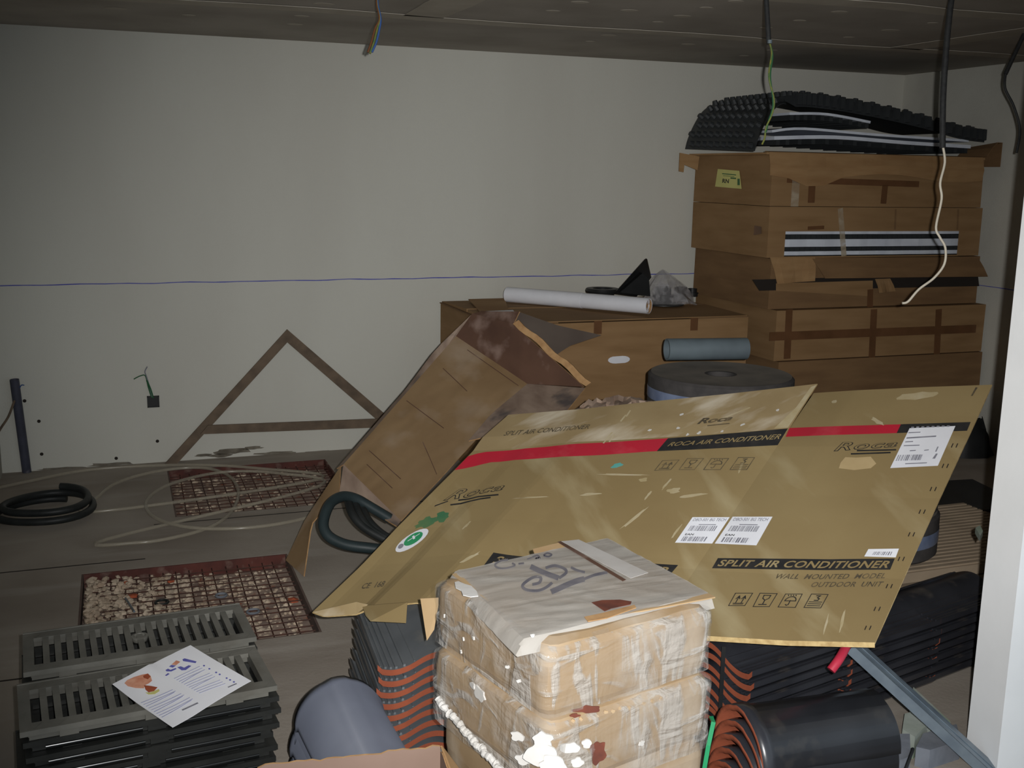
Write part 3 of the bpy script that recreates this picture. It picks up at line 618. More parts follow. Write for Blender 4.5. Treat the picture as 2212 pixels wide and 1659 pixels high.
# bag of fittings
zb = .884
R_ = empty('fittings_bag', P(1450, 660, z=zb), 'clear plastic bag holding black pipe fittings on the wide carton', 'plastic bag')
cs = [(1432, 655, .055, .10), (1470, 650, .045, .085), (1495, 640, .035, .05)]
for k, (px, py, r, h) in enumerate(cs):
    c = P(px, py, z=zb); F_ = MB().lathe([(.0001, 0), (r, 0), (r, h*.35), (r*1.12, h*.36), (r*1.12, h*.5), (r*.85, h*.52), (r*.85, h), (r*.7, h), (r*.7, h*.6), (.0001, h*.6)], (c.x, c.y, zb), 24).build('pipe_fitting', MT['black'], None, smooth=.6, org=(c.x, c.y, zb))
    tag(F_, 'black pipe fitting inside the clear bag, '+('nearest and largest', 'behind the largest', 'rightmost and smallest')[k], 'pipe fitting', 'fittings in the bag')
c = P(1425, 662, z=zb); tag(MB().lathe([(.0001, 0), (.03, 0), (.05, .006), (.12, .008), (.12, .014), (.0001, .014)], (c.x+.04, c.y+.03, zb), 30).build('round_cover', MT['black'], smooth=.6, org=(c.x, c.y, zb)), 'flat round black cover under the bag of fittings', 'cover')
cc = P(1452, 660, z=zb); base = []; g = []
for i in range(22):
    t = 2*math.pi*i/21; rw = []
    for j in range(7):
        v = j/6; r = (.17*(1-v)**.7+.004)*(1+.12*math.sin(5*t+v*7)+.05*math.sin(13*t)); z = .004+.205*v+.012*math.sin(4*t+v*5)*(1-v)
        rw.append(V((cc.x+.01-.05*v+r*math.cos(t), cc.y+.06+r*.75*math.sin(t), zb+z)))
    g.append(rw)
MB().sheet(g, .0008).build('bag_film', MT['bag'], R_, smooth=.5)
# ------------------------------------------------------------------ foam strip rolls with a grey pipe on top
def foam_roll(name, c, r, h, lab, grp, tape=True):
    R_ = empty(name, c, lab, 'foam roll', grp); k = .012
    MB().lathe([(.001, .002), (.06, .002), (.06, 0), (r-k, 0), (r, k), (r, h-k), (r-k, h), (r*.8, h-.004), (r*.79, h-.010), (r*.72, h-.004), (r*.5, h-.006), (.06, h-.004), (.055, h*.5), (.001, h*.5)], c, 56, m=0).build('coil', [MT['rollg']], R_, smooth=.6)
    MB().lathe([(r-k, h+.0005), (r*.8, h-.0035), (r*.5, h-.0045), (.07, h-.003)], c, 56).build('dusty_top', MT['rolltop'], R_, smooth=.6)
    if tape: MB().lathe([(r+.0012, h*.34), (r+.0018, h*.36), (r+.0018, h*.62), (r+.0012, h*.64)], c, 56).build('band', MT['bluetape'], R_, smooth=.6)
    return R_
c = P(1557, 806, d=4.75); rr = .315; hh = c.z/5
for k in range(5):
    foam_roll('foam_strip_roll', V((c.x+(.008 if k < 4 else 0), c.y+(.01*(k % 2)), hh*k)), rr*(1 if k == 4 else .94), hh, 'grey foam strip roll under the grey pipe, top of its pile' if k == 4 else ORD[4-k]+' foam roll from the top of the pile under the grey pipe', 'foam strip rolls behind the printed cardboard')
a = P(1440, 755, z=c.z+.052); b = P(1612, 753, z=c.z+.052); b = a+(b-a)
R_ = empty('grey_pipe', (a+b)/2-V((0, 0, .05)), 'short grey plastic pipe lying on the foam roll', 'pipe')
m = MB(); d_ = (b-a).normalized(); o1 = d_.orthogonal().normalized(); o2 = d_.cross(o1); n = 28
rg = [[q+(o1*math.cos(2*math.pi*k/n)+o2*math.sin(2*math.pi*k/n))*r for k in range(n)] for q, r in ((a, .046), (a, .051), (b, .051), (b, .046))]
for i in range(4):
    r1, r2 = rg[i], rg[(i+1) % 4]; m.add(r1+r2, [(k, (k+1) % n, n+(k+1) % n, n+k) for k in range(n)])
m.build('tube_wall', MT['greypipe'], R_, smooth=.6)
# crumpled film behind the printed board
g = []
for i in range(22):
    rw = []
    for j in range(6):
        px = 1235+i*9.2+4*noise.noise(V((i*.7, j*.9, 4))); top = 14+26*max(0, math.sin(math.pi*min(1, i/20)))**.6+9*noise.noise(V((i*.9, 3, 2))); py = 905-i*.8-top*j/5+5*noise.noise(V((i*.6, j*.9, 2)))
        rw.append(P(px, py, d=4.28+.09*noise.noise(V((i*.55, j*.8, 8)))+.02*j))
    g.append(rw)
tag(MB().sheet(g, .003).build('crumpled_wrap', MT['cartdust'], smooth=.4), 'crumpled dusty wrapping paper behind the printed cardboard', 'wrapping paper')
# ================================================================== CURVED SHEETS WITH PRINT
class Surf:
    """a Coons patch between four 3-D edge lines: bottom, right, top, left"""
    def __init__(s, B, R, T, L, sag=0.0): s.B, s.R, s.T, s.L, s.sag = B, R, T, L, sag
    def raw(s, u, v):
        uc, vc = min(max(u, 0), 1), min(max(v, 0), 1)
        b, t, l, r = polyl(s.B, uc), polyl(s.T, uc), polyl(s.L, vc), polyl(s.R, vc)
        p = b.lerp(t, vc)+l.lerp(r, uc)-(s.B[0].lerp(s.B[-1], uc)).lerp(s.T[0].lerp(s.T[-1], uc), vc)
        return p+_f*s.sag*math.sin(math.pi*uc)*math.sin(math.pi*vc)
    def n(s, u, v):
        e = .02; a = s.raw(min(u+e, 1), v)-s.raw(max(u-e, 0), v); b = s.raw(u, min(v+e, 1))-s.raw(u, max(v-e, 0)); c = a.cross(b).normalized()
        return c if c.dot(EYE-s.raw(u, v)) > 0 else -c
    def at(s, u, v, h=0): return s.raw(u, v)+s.n(u, v)*h
    def inv(s, px, py):
        best = None
        for i in range(13):
            for j in range(13):
                q = proj(s.raw(i/12, j/12)); e = (q[0]-px)**2+(q[1]-py)**2
                if best is None or e < best[0]: best = (e, i/12, j/12)
        u, v = best[1], best[2]
        for _ in range(14):
            h = .004; q = proj(s.raw(u, v)); qu = proj(s.raw(u+h if u < .5 else u-h, v)); qv = proj(s.raw(u, v+h if v < .5 else v-h))
            su, sv = (h if u < .5 else -h), (h if v < .5 else -h)
            a, b, c, d = (qu[0]-q[0])/su, (qv[0]-q[0])/sv, (qu[1]-q[1])/su, (qv[1]-q[1])/sv
            det = a*d-b*c
            if abs(det) < 1e-9: break
            ex, ey = px-q[0], py-q[1]; u = min(max(u+(d*ex-b*ey)/det, 0), 1); v = min(max(v+(a*ey-c*ex)/det, 0), 1)
        return u, v
    def grid(s, nu, nv):
        g = [[s.raw(i/nu, j/nv) for j in range(nv+1)] for i in range(nu+1)]
        a = g[1][0]-g[0][0]; b = g[0][1]-g[0][0]
        if a.cross(b).dot(EYE-g[0][0]) < 0: g = g[::-1]
        return g
def EDGE(*pts): return [P(a, b, d=c) for a, b, c in pts]
def uvq(sf, quad): return [V(sf.inv(*q)) for q in quad]
def dmap(sf, st, u, v, h): w_ = st[0].lerp(st[1], u).lerp(st[3].lerp(st[2], u), v); return sf.at(w_.x, w_.y, h)
def d_mesh(name, sf, quad, vs, fs, mt, parent, h=.0012):
    st = uvq(sf, quad); return MB().add([dmap(sf, st, u, v, h) for u, v in vs], fs).build(name, mt, parent, fix=False)
def d_rect(name, sf, quad, mt, parent, h=.001, n=14):
    vs = []; fs = []
    for i in range(n+1): vs += [(i/n, 0), (i/n, 1)]
    for i in range(n): fs.append((2*i, 2*i+2, 2*i+3, 2*i+1))
    return d_mesh(name, sf, quad, vs, fs, mt, parent, h)
def d_text(name, sf, quad, txt, mt, parent, h=.0016, shear=.0, off=0.0, space=1.0):
    vs, fs = tmesh(txt, shear, off, space); return d_mesh(name, sf, quad, vs, fs, mt, parent, h)
def d_lines(name, sf, quad, lines, mt, parent, h=.0014):
    vs = []; fs = []
    for w_, pl in lines:
        for a, b in zip(pl, pl[1:]):
            A, B = V(a), V(b); d = B-A
            if d.length < 1e-6: continue
            d.normalize(); n = V((-d.y, d.x))*w_/2; e = d*w_/2; o = len(vs); vs += [tuple(A+n-e), tuple(A-n-e), tuple(B-n+e), tuple(B+n+e)]; fs.append((o, o+1, o+2, o+3))
    return d_mesh(name, sf, quad, vs, fs, mt, parent, h)
def d_poly(name, sf, pxs, mt, parent, h=.0012):
    st = [sf.inv(*p) for p in pxs]; c = (sum(a for a, b in st)/len(st), sum(b for a, b in st)/len(st)); n = len(st)
    return MB().add([sf.at(a, b, h) for a, b in st]+[sf.at(c[0], c[1], h)], [(i, (i+1) % n, n) for i in range(n)]).build(name, mt, parent, fix=False)
def ell(c, a, b, n=22, jit=0, seed=1):
    r = random.Random(seed); return [(c[0]+a[0]*math.cos(t)*q+b[0]*math.sin(t)*q, c[1]+a[1]*math.cos(t)*q+b[1]*math.sin(t)*q) for t, q in [(2*math.pi*k/n, 1+r.uniform(-jit, jit)) for k in range(n)]]
def arc(cx, cy, r, a0, a1, n=8): return [(cx+r*math.cos(math.radians(lerp(a0, a1, k/n))), cy+r*math.sin(math.radians(lerp(a0, a1, k/n)))) for k in range(n+1)]
FR = (.05, [(0, 0), (1, 0), (1, 1), (0, 1), (0, 0)])
ICON = [
 [FR, (.05, [(.2, .2), (.8, .2)]), (.06, [(.33, .2), (.33, .75)]), (.06, [(.67, .2), (.67, .75)]), (.06, [(.22, .55), (.33, .78), (.44, .55)]), (.06, [(.56, .55), (.67, .78), (.78, .55)]), (.05, [(.22, .12), (.8, .12)])],
 [FR, (.06, [(.3, .85), (.32, .62), (.5, .48), (.68, .62), (.7, .85)]), (.06, [(.3, .85), (.7, .85)]), (.07, [(.5, .48), (.5, .18)]), (.07, [(.28, .16), (.72, .16)])],
 [FR, (.06, arc(.5, .48, .32, 0, 180)), (.06, [(.18, .48), (.82, .48)]), (.06, [(.5, .5), (.5, .2), (.42, .14), (.34, .2)])]+[(.05, [(x, .86), (x-.04, .93)]) for x in (.25, .4, .55, .7)],
 [FR, (.05, [(.12, .42), (.88, .42)]), (.05, [(.12, .28), (.88, .28)]), (.05, [(.12, .14), (.88, .14)]), (.07, [(.38, .88), (.6, .88), (.48, .74), (.62, .66), (.58, .54), (.38, .54)])],
]
def barcode(name, sf, quad, parent, seed, mt, n=34):
    r = random.Random(seed); vs = []; fs = []; x = 0
    while x < 1:
        w_ = r.choice((.5, 1, 1, 1.6))/n; o = len(vs); x2 = min(x+w_, 1); vs += [(x, 0), (x2, 0), (x2, 1), (x, 1)]; fs.append((o, o+1, o+2, o+3)); x = x2+r.choice((.5, .8, 1.4))/n
    return d_mesh(name, sf, quad, vs, fs, mt, parent, .0026)
def logo(sf, quad, u1, u2, parent, mt, fill):
    (v1, f1), (v2, f2) = tmesh2('Roca', .2, (.034, -.004)); d_mesh('logo_outline', sf, quad, v1, f1, mt, parent, .0014); d_mesh('logo_fill', sf, quad, v2, f2, fill, parent, .0021)
    for a, b in (u1, u2): d_rect('logo_underline', sf, [(a[0], a[1]+1.6), (b[0], b[1]+1.6), (b[0], b[1]-1.6), (a[0], a[1]-1.6)], mt, parent, n=4)
def tmesh2(txt, shear, offs):
    out = []
    for of in offs:
        cu = bpy.data.curves.new('t', 'FONT'); cu.body = txt; cu.shear = shear; cu.offset = of; cu.resolution_u = 3; cu.space_character = 1.14
        ob = bpy.data.objects.new('t', cu); COL.objects.link(ob); bpy.context.view_layer.update()
        me = bpy.data.meshes.new_from_object(ob.evaluated_get(bpy.context.evaluated_depsgraph_get()))
        out.append(([(v.co.x, v.co.y) for v in me.vertices], [tuple(p.vertices) for p in me.polygons])); bpy.data.objects.remove(ob); bpy.data.curves.remove(cu); bpy.data.meshes.remove(me)
    xs_ = [a for a, b in out[0][0]]; ys_ = [b for a, b in out[0][0]]; x0, x1, y0, y1 = min(xs_), max(xs_), min(ys_), max(ys_)
    return [([((a-x0)/(x1-x0), (b-y0)/(y1-y0)) for a, b in vs], fs) for vs, fs in out]
# ------------------------------------------------------------------ big flattened printed carton
def dz(px, py, z): return (P(px, py, z=z)-EYE).dot(_f)
dBL, dFB, dBR, dTR, dFT, dTL = dz(675, 1322, .33), dz(1412, 1367, .345), dz(1890, 1388, .43), 3.6, 3.9, 4.1
LB = EDGE((675, 1322, dBL), (700, 1331, dBL-.01), (772, 1326, dBL-.02), (800, 1312, dBL-.02), (905, 1301, lerp(dBL, dFB, .33)), (1000, 1325, lerp(dBL, dFB, .45)), (1412, 1367, dFB))
LR = EDGE((1412, 1367, dFB), (1505, 1225, lerp(dFB, dFT, .27)), (1645, 1015, lerp(dFB, dFT, .65)), (1680, 962, lerp(dFB, dFT, .75)), (1766, 829, dFT))
LT = EDGE((1098, 896, dTL), (1250, 884, lerp(dTL, dFT, .22)), (1400, 868, lerp(dTL, dFT, .45)), (1580, 850, lerp(dTL, dFT, .72)), (1766, 829, dFT))
LL = EDGE((675, 1322, dBL), (780, 1222, lerp(dBL, dTL, .24)), (860, 1137, lerp(dBL, dTL, .44)), (935, 1062, lerp(dBL, dTL, .61)), (985, 1012, lerp(dBL, dTL, .73)), (1022, 974, lerp(dBL, dTL, .82)), (1042, 945, lerp(dBL, dTL, .88)), (1098, 896, dTL))
SL = Surf(LB, LR, LT, LL)
RB = EDGE((1412, 1367, dFB), (1700, 1384, lerp(dFB, dBR, .6)), (1890, 1388, dBR))
RR = EDGE((1890, 1388, dBR), (1950, 1254, lerp(dBR, dTR, .26)), (2030, 1077, lerp(dBR, dTR, .57)), (2110, 905, lerp(dBR, dTR, .87)), (2143, 831, dTR))
RT = EDGE((1758, 849, dFT+.015), (1850, 843, lerp(dFT, dTR, .25)), (2000, 836, lerp(dFT, dTR, .63)), (2143, 831, dTR))
RL = EDGE((1412, 1367, dFB), (1505, 1225, lerp(dFB, dFT, .27)), (1645, 1015, lerp(dFB, dFT, .65)), (1680, 962, lerp(dFB, dFT, .75)), (1758, 849, dFT+.015))
SR = Surf(RB, RR, RT, RL)
bo = empty('printed_cardboard', P(1412, 1367, d=dFB), 'large flattened air conditioner carton with red stripe and black lettering', 'cardboard')
def board_panel(sf, nu, nv, rule):
    m = MB(); g = sf.grid(nu, nv); m.sheet(g, .005, 0, 2, 1); k = 0
    for i in range(nu):
        for j in range(nv):
            c = (g[i][j]+g[i+1][j+1])/2; m.m[k] = 3 if rule(*proj(c)) else 0; k += 2
    return m.build('panel', [MT['board'], MT['edge'], MT['boardd'], MT['boardd']], bo, fix=False)
pl_ = board_panel(SL, 60, 30, lambda x, y: y < (985-(x-1010)*.105 if x < 1400 else 948-(x-1400)*.078)-4)
pr_ = board_panel(SR, 36, 30, lambda x, y: False)
# corrugated bottom edge
g = [[SR.at(i/30, 0, .001), SR.at(i/30, 0, .001)+V((0, 0, -.014))-_f*.004] for i in range(31)]
MB().sheet(g, .004).build('corrugated_edge', MT['edge'], bo)
# hanging flap at the lower left
fp = [P(782, 1309, d=dBL-.03), P(880, 1301, d=dBL-.10), P(877, 1346, d=dBL-.15), P(800, 1342, d=dBL-.12), P(790, 1330, d=dBL-.08)]
MB().prism(fp, _f*.005).build('hanging_flap', MT['board'], bo)
fp = [P(676, 1322, d=dBL-.012), P(770, 1300, d=dBL-.03), P(795, 1306, d=dBL-.04), P(770, 1327, d=dBL-.03), P(700, 1332, d=dBL-.02)]
MB().prism(fp, _f*.003).build('torn_edge', MT['boardd'], bo)
# left panel print
def d_band(name, sf, top, bot, mt, parent, h=.001):
    T_ = [V(sf.inv(*p)) for p in top]; B_ = [V(sf.inv(*p)) for p in bot]; n = 24; vs = []; fs = []
    pl2 = lambda pts, t: polyl([V((p.x, p.y, 0)) for p in pts], t)
    for i in range(n+1):
        a = pl2(B_, i/n); b = pl2(T_, i/n); vs += [sf.at(a.x, a.y, h), sf.at(b.x, b.y, h)]
    for i in range(n): fs.append((2*i, 2*i+2, 2*i+3, 2*i+1))
    return MB().add(vs, fs).build(name, mt, parent, fix=False)
d_band('red_stripe', SL, [(1011, 986), (1042, 977), (1186, 965), (1400, 950), (1443, 947)], [(982, 1016), (1059, 999), (1200, 988), (1400, 976), (1419, 975)], MT['red'], bo)
d_rect('black_band', SL, [(1419, 975), (1681, 962), (1702, 926), (1443, 947)], MT['ink'], bo)
d_text('printed_text', SL, [(1441, 965), (1683, 949), (1689, 938), (1449, 956)], 'ROCA AIR CONDITIONER', MT['board'], bo, .0018, .25, .012)
for k, q in enumerate(([(1414, 1017), (1449, 1015), (1467, 994), (1431, 996)], [(1467, 1015), (1500, 1015), (1520, 991), (1485, 991)], [(1520, 1015), (1556, 1015), (1574, 991), (1537, 991)], [(1577, 1015), (1613, 1015), (1630, 989), (1595, 989)])):
    d_lines('handling_symbol', SL, q, ICON[k], MT['inkfade'], bo)
d_text('faded_logo', SL, [(1505, 917), (1578, 909), (1589, 898), (1514, 904)], 'Roca', MT['inkfade'], bo, .0014, .2, .035)
d_rect('logo_underline', SL, [(1528, 921), (1576, 916), (1576, 914), (1528, 919)], MT['inkfade'], bo, n=3)
d_text('printed_text', SL, [(1087, 942), (1271, 927), (1276, 917), (1093, 932)], 'SPLIT AIR CONDITIONER', MT['inkfade'], bo, .0014, .25, .01)
logo(SL, [(956, 1083), (1084, 1060), (1099, 1043), (985, 1058)], ((990, 1081), (1077, 1069)), ((973, 1091), (1060, 1075)), bo, MT['ink'], MT['board'])
d_rect('logo_underline', SL, [(938, 1095), (968, 1084), (968, 1082), (940, 1092)], MT['ink'], bo, n=3)
d_poly('oval_sticker', SL, ell((890, 1168), (35, -23), (7, 11)), MT['white'], bo, .0014)
d_poly('oval_sticker_print', SL, ell((893, 1165), (20, -13), (5, 8)), MT['green'], bo, .0022)
d_poly('oval_sticker_print', SL, ell((866, 1181), (6, -4), (2, 4), 10), MT['greyink'], bo, .0022)
d_lines('oval_sticker_print', SL, [(884, 1172), (906, 1158), (904, 1153), (882, 1166)], [(.2, [(0, .5), (1, .5)]), (.2, [(.5, 0), (.5, 1)])], MT['white'], bo, .003)
d_poly('green_stain', SL, ell((922, 1129), (24, -10), (5, 8), 22, .25), MT['greenst'], bo)
d_poly('green_stain', SL, ell((956, 1117), (15, -6), (4, 9), 22, .25, 4), MT['greenst'], bo, .0015)
d_text('printed_text', SL, [(780, 1273), (829, 1268), (834, 1255), (786, 1261)], 'CE  168', MT['inkfade'], bo, .0014, .2, .02)
d_rect('black_band', SL, [(1045, 1222), (1443, 1247), (1465, 1221), (1066, 1194)], MT['ink'], bo)
d_text('printed_text', SL, [(1062, 1218), (1437, 1242), (1448, 1226), (1074, 1201)], 'SPLIT AIR CONDITIONER', MT['board'], bo, .0018, .22, .02)
d_poly('cyan_paint', SL, ell((1333, 1006), (13, -4), (2, 4), 14, .2), MT['cyan'], bo)
for c, a, b in (((1350, 1026), (55, 1), (1, 2)), ((1390, 1037), (9, -2), (2, 4)), ((1275, 1068), (22, -2), (1, 2.5)), ((1440, 1046), (10, -12), (2, 1)), ((1500, 1070), (28, -4), (1, 3)), ((1400, 1070), (8, -10), (2, 1)), ((1370, 1120), (30, -24), (2, 2)), ((1008, 1135), (8, -8), (2, 1)), ((1015, 1205), (22, -12), (2, 2)), ((1460, 1150), (12, -16), (2, 1)), ((1600, 1010), (6, -14), (2, 1)), ((1455, 1060), (14, -3), (3, 5)), ((1150, 1075), (40, -2), (1, 1.5))):
    d_poly('scuff', SL, ell(c, a, b, 14, .3, int(c[0])), MT['scuff'], bo)
for a, b in (((1303, 958), (1352, 896)), ((1316, 955), (1362, 886)), ((1560, 904), (1620, 880))):
    d_rect('glue_line', SL, [(a[0]-1.5, a[1]), (a[0]+1.5, a[1]+1), (b[0]+1.5, b[1]+1), (b[0]-1.5, b[1])], MT['scuff'], bo, n=4)
for k, (x, y) in enumerate(((1472, 896), (1465, 925), (1604, 918), (1485, 939), (1680, 887), (1510, 935), (1403, 930), (1560, 932))):
    d_poly('plaster_speck', SL, ell((x, y), (4, -2), (1, 2), 9, .4, k), MT['blob'], bo)
d_poly('dust_streak', SL, [(1752, 836), (1764, 832), (1702, 924), (1672, 926), (1720, 880)], MT['scuff'], bo, .0011)
# right panel print
d_rect('red_stripe', SR, [(1697, 944), (1937, 936), (1946, 917), (1704, 925)], MT['red'], bo)
d_rect('black_band', SR, [(1937, 936), (2089, 931), (2097, 912), (1946, 917)], MT['ink'], bo)
logo(SR, [(1800, 976), (1936, 966), (1946, 951), (1812, 956)], ((1851, 974), (1936, 972)), ((1838, 981), (1924, 978)), bo, MT['ink'], MT['board'])
d_poly('torn_patch', SR, [(1812, 1012), (1816, 1000), (1826, 988), (1850, 989), (1881, 987), (1893, 1002), (1881, 1012), (1845, 1016)], MT['tear'], bo)
lw = d_rect('paper_label', SR, [(1923, 1012), (2026, 1007), (2064, 921), (1965, 926)], MT['white'], bo, .0018, 8)
barcode('barcode', SR, [(1935, 997), (1989, 995), (1994, 983), (1941, 984)], lw, 5, MT['greyink'], 30)
for q in ([(1962, 937), (1988, 936), (1989, 934), (1963, 935)], [(1958, 949), (2022, 945), (2023, 942), (1959, 946)], [(1955, 957), (1972, 956), (1973, 954), (1956, 955)], [(1952, 965), (1986, 964), (1987, 962), (1953, 963)], [(1965, 976), (1978, 975), (1979, 973), (1966, 974)], [(1996, 975), (2006, 974), (2007, 972), (1997, 973)], [(1955, 1004), (2002, 1002), (2003, 1000), (1956, 1002)], [(2020, 977), (2023, 977), (2028, 966), (2025, 966)], [(2014, 992), (2020, 992), (2026, 981), (2022, 981)]):
    d_rect('label_line', SR, q, MT['greyink'], lw, .0026, 3)
for k in range(8): d_rect('label_line', SR, [(1968+k*11, 926-k*.4), (1974+k*11, 926-k*.4), (1975+k*11, 923-k*.4), (1969+k*11, 923-k*.4)], MT['greyink'], lw, .0026, 2)
for sf, q, cx in ((SL, [(1458, 1173), (1541, 1175), (1578, 1118), (1496, 1118)], 0), (SR, [(1544, 1175), (1634, 1179), (1669, 1117), (1583, 1117)], 1)):
    lw = d_rect('address_label', sf, q, MT['white'], bo, .0018, 8); qq = [V(p) for p in q]
    sub = lambda u0, u1, v0, v1: [tuple(qq[0].lerp(qq[1], u).lerp(qq[3].lerp(qq[2], u), v)) for u, v in ((u0, v0), (u1, v0), (u1, v1), (u0, v1))]
    d_text('label_text', sf, sub(.07, .93, .84, .95), 'DBO-501 BG TECH', MT['greyink'], lw, .0026, 0, .01)
    barcode('barcode', sf, sub(.12, .82, .46, .66), lw, 3+cx, MT['greyink'], 40); barcode('barcode', sf, sub(.12, .76, .06, .24), lw, 8+cx, MT['greyink'], 26)
    d_text('label_text', sf, sub(.12, .34, .29, .36), 'EAN', MT['ink'], lw, .0026, 0, .02)
    d_rect('label_line', sf, sub(.3, .75, .69, .72), MT['greyink'], lw, .0026, 3)
d_rect('black_band', SR, [(1538, 1228), (1923, 1231), (1933, 1207), (1551, 1206)], MT['ink'], bo)
d_text('printed_text', SR, [(1549, 1224), (1917, 1228), (1925, 1212), (1556, 1210)], 'SPLIT AIR CONDITIONER', MT['board'], bo, .0018, .22, .022, 1.05)
d_text('printed_text', SR, [(1674, 1251), (1911, 1250), (1915, 1239), (1680, 1240)], 'WALL  MOUNTED  MODEL', MT['inkfade'], bo, .0016, .22, .014, 1.05)
d_text('printed_text', SR, [(1751, 1269), (1906, 1268), (1910, 1257), (1756, 1258)], 'OUTDOOR  UNIT', MT['inkfade'], bo, .0016, .22, .014, 1.05)
lw = d_rect('small_label', SR, [(1867, 1203), (1935, 1205), (1942, 1186), (1876, 1187)], MT['white'], bo, .0018, 4); barcode('barcode', SR, [(1884, 1200), (1924, 1201), (1928, 1193), (1889, 1193)], lw, 2, MT['greyink'], 22)
for k, q in enumerate(([(1574, 1309), (1609, 1309), (1626, 1282), (1589, 1282)], [(1627, 1311), (1662, 1311), (1679, 1283), (1642, 1282)], [(1681, 1312), (1718, 1313), (1733, 1284), (1697, 1284)], [(1737, 1313), (1773, 1314), (1789, 1285), (1753, 1284)])):
    d_lines('handling_symbol', SR, q, ICON[k], MT['ink'], bo)
for x, y in ((2063, 963), (2043, 1007), (2017, 1057), (1993, 1106), (1970, 1155), (1948, 1208), (1922, 1267), (1896, 1316), (1876, 1357)):
    for dx in (-6, 4): d_rect('staple', SR, [(x+dx-3, y+4), (x+dx-1, y+5), (x+dx+3, y-4), (x+dx+1, y-5)], MT['gap'], bo, .0014, 2)
d_rect('pen_mark', SR, [(2097, 856), (2101, 856), (2112, 838), (2108, 837)], MT['inkfade'], bo, .0014, 3)
for c, a, b in (((1820, 1340), (5, -24), (3, 1)), ((1785, 1348), (5, -20), (2, 1)), ((1895, 910), (12, 8), (4, -3)), ((1802, 868), (5, -2), (2, 3)), ((1985, 855), (45, -5), (3, 7)), ((1972, 1228), (5, -8), (4, 2))):
    d_poly('scuff', SR, ell(c, a, b, 14, .3, int(c[0])), MT['scuff'], bo)
# ================================================================== TILTED OPEN CARTON
T0 = P(742, 1003, z=.38); ca = T0; cb = P(866, 1125, z=.25); cc = P(1139, 829, z=.68); ce_ = P(985, 726, z=.86)
def dep(p): return (V(p)-EYE).dot(_f)
tc_ = empty('open_carton', P(640, 1228, z=0.0), 'long open brown carton tipped up between the wide carton and the printed cardboard', 'carton')
def csheet(name, B, R, T, L, mt, nu=16, nv=12, amp=.0, th=.005, edge='rim', sag=0):
    sf = Surf(B, R, T, L, sag); g = sf.grid(nu, nv)
    for i in range(len(g)):
        for j in range(len(g[0])):
            if amp and 0 < i < nu and 0 < j < nv: g[i][j] = g[i][j]-_f*amp*noise.noise(V((i*.6, j*.8, len(name))))
    return MB().sheet(g, th, 0, 0, 1).build(name, [mt, MT[edge]], tc_, smooth=.5)
da, db, dc, de = dep(ca), dep(cb), dep(cc), dep(ce_)
csheet('long_side', [ca, cb], [cb, cc], [ce_, cc], [ca, ce_], MT['carton'], 22, 18, .012)
# creases on the long side
S_ = Surf([ca, cb], [cb, cc], [ce_, cc], [ca, ce_])
for q in (((800, 978), (868, 1040)), ((795, 1008), (850, 1060)), ((915, 960), (945, 1030)), ((1010, 760), (1120, 838)), ((958, 800), (1010, 850)), ((880, 870), (960, 930))):
    a, b = q; d_rect('crease', S_, [(a[0]-1, a[1]+1.2), (b[0]-1, b[1]+1.2), (b[0], b[1]), (a[0], a[1])], MT['cartbrown'], tc_, .016, 5)
wl0 = [P(727, 1012, d=da+.05), P(880, 836, d=lerp(da, de, .5)+.08), P(940, 755, d=lerp(da, de, .78)+.06), P(1022, 676, d=de+.04)]
csheet('narrow_side', wl0, [P(1022, 676, d=de+.04), ce_], [ca, ce_], [P(727, 1012, d=da+.05), ca], MT['cartdust'], 14, 3)
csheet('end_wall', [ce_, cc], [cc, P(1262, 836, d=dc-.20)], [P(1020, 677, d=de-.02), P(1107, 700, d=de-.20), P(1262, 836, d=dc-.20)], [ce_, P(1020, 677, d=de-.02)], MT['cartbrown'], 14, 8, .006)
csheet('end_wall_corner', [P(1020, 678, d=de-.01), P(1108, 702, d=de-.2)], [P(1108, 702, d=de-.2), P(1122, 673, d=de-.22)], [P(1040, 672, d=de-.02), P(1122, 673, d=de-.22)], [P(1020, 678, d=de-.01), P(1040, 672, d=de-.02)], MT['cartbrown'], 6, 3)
m = MB(); pts = [P(lerp(1108, 1265, k/12), lerp(699, 834, k/12)+3*math.sin(k*1.3), d=lerp(de-.2, dc-.2, k/12)-.012) for k in range(13)]
g = [[p, P(proj(p)[0]+12, proj(p)[1]-8, d=dep(p)-.01)] for p in pts]; MB().sheet(g, .012).build('folded_rim', MT['rim'], tc_)
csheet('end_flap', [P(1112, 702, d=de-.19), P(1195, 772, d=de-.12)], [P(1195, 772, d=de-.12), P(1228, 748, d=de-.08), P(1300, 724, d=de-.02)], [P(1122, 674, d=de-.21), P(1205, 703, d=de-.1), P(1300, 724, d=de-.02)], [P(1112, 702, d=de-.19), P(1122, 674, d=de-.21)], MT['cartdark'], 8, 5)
csheet('side_flap', [P(1012, 952, d=dc-.35), P(1210, 905, d=dc-.45)], [P(1210, 905, d=dc-.45), P(1264, 838, d=dc-.21)], [cc, P(1264, 838, d=dc-.21)], [P(1012, 952, d=dc-.35), P(1060, 895, d=dc-.2), cc], MT['cartdust'], 10, 8, .006)
csheet('low_end_wall', [P(733, 1064, d=da-.10), P(858, 1137, d=db-.06)], [P(858, 1137, d=db-.06), cb], [ca, cb], [P(733, 1064, d=da-.10), ca], MT['cartdust'], 10, 4, .004)
f1, f2 = P(617, 1210, z=.004), P(656, 1245, z=.004)
csheet('low_flap', [f1, f2], [f2, P(672, 1132, d=lerp(dep(f2), da, .5)), P(733, 1064, d=da-.10)], [P(735, 1008, d=da), P(733, 1064, d=da-.10)], [f1, P(660, 1120, d=lerp(dep(f1), da, .45)), P(735, 1008, d=da)], MT['carton'], 6, 10)
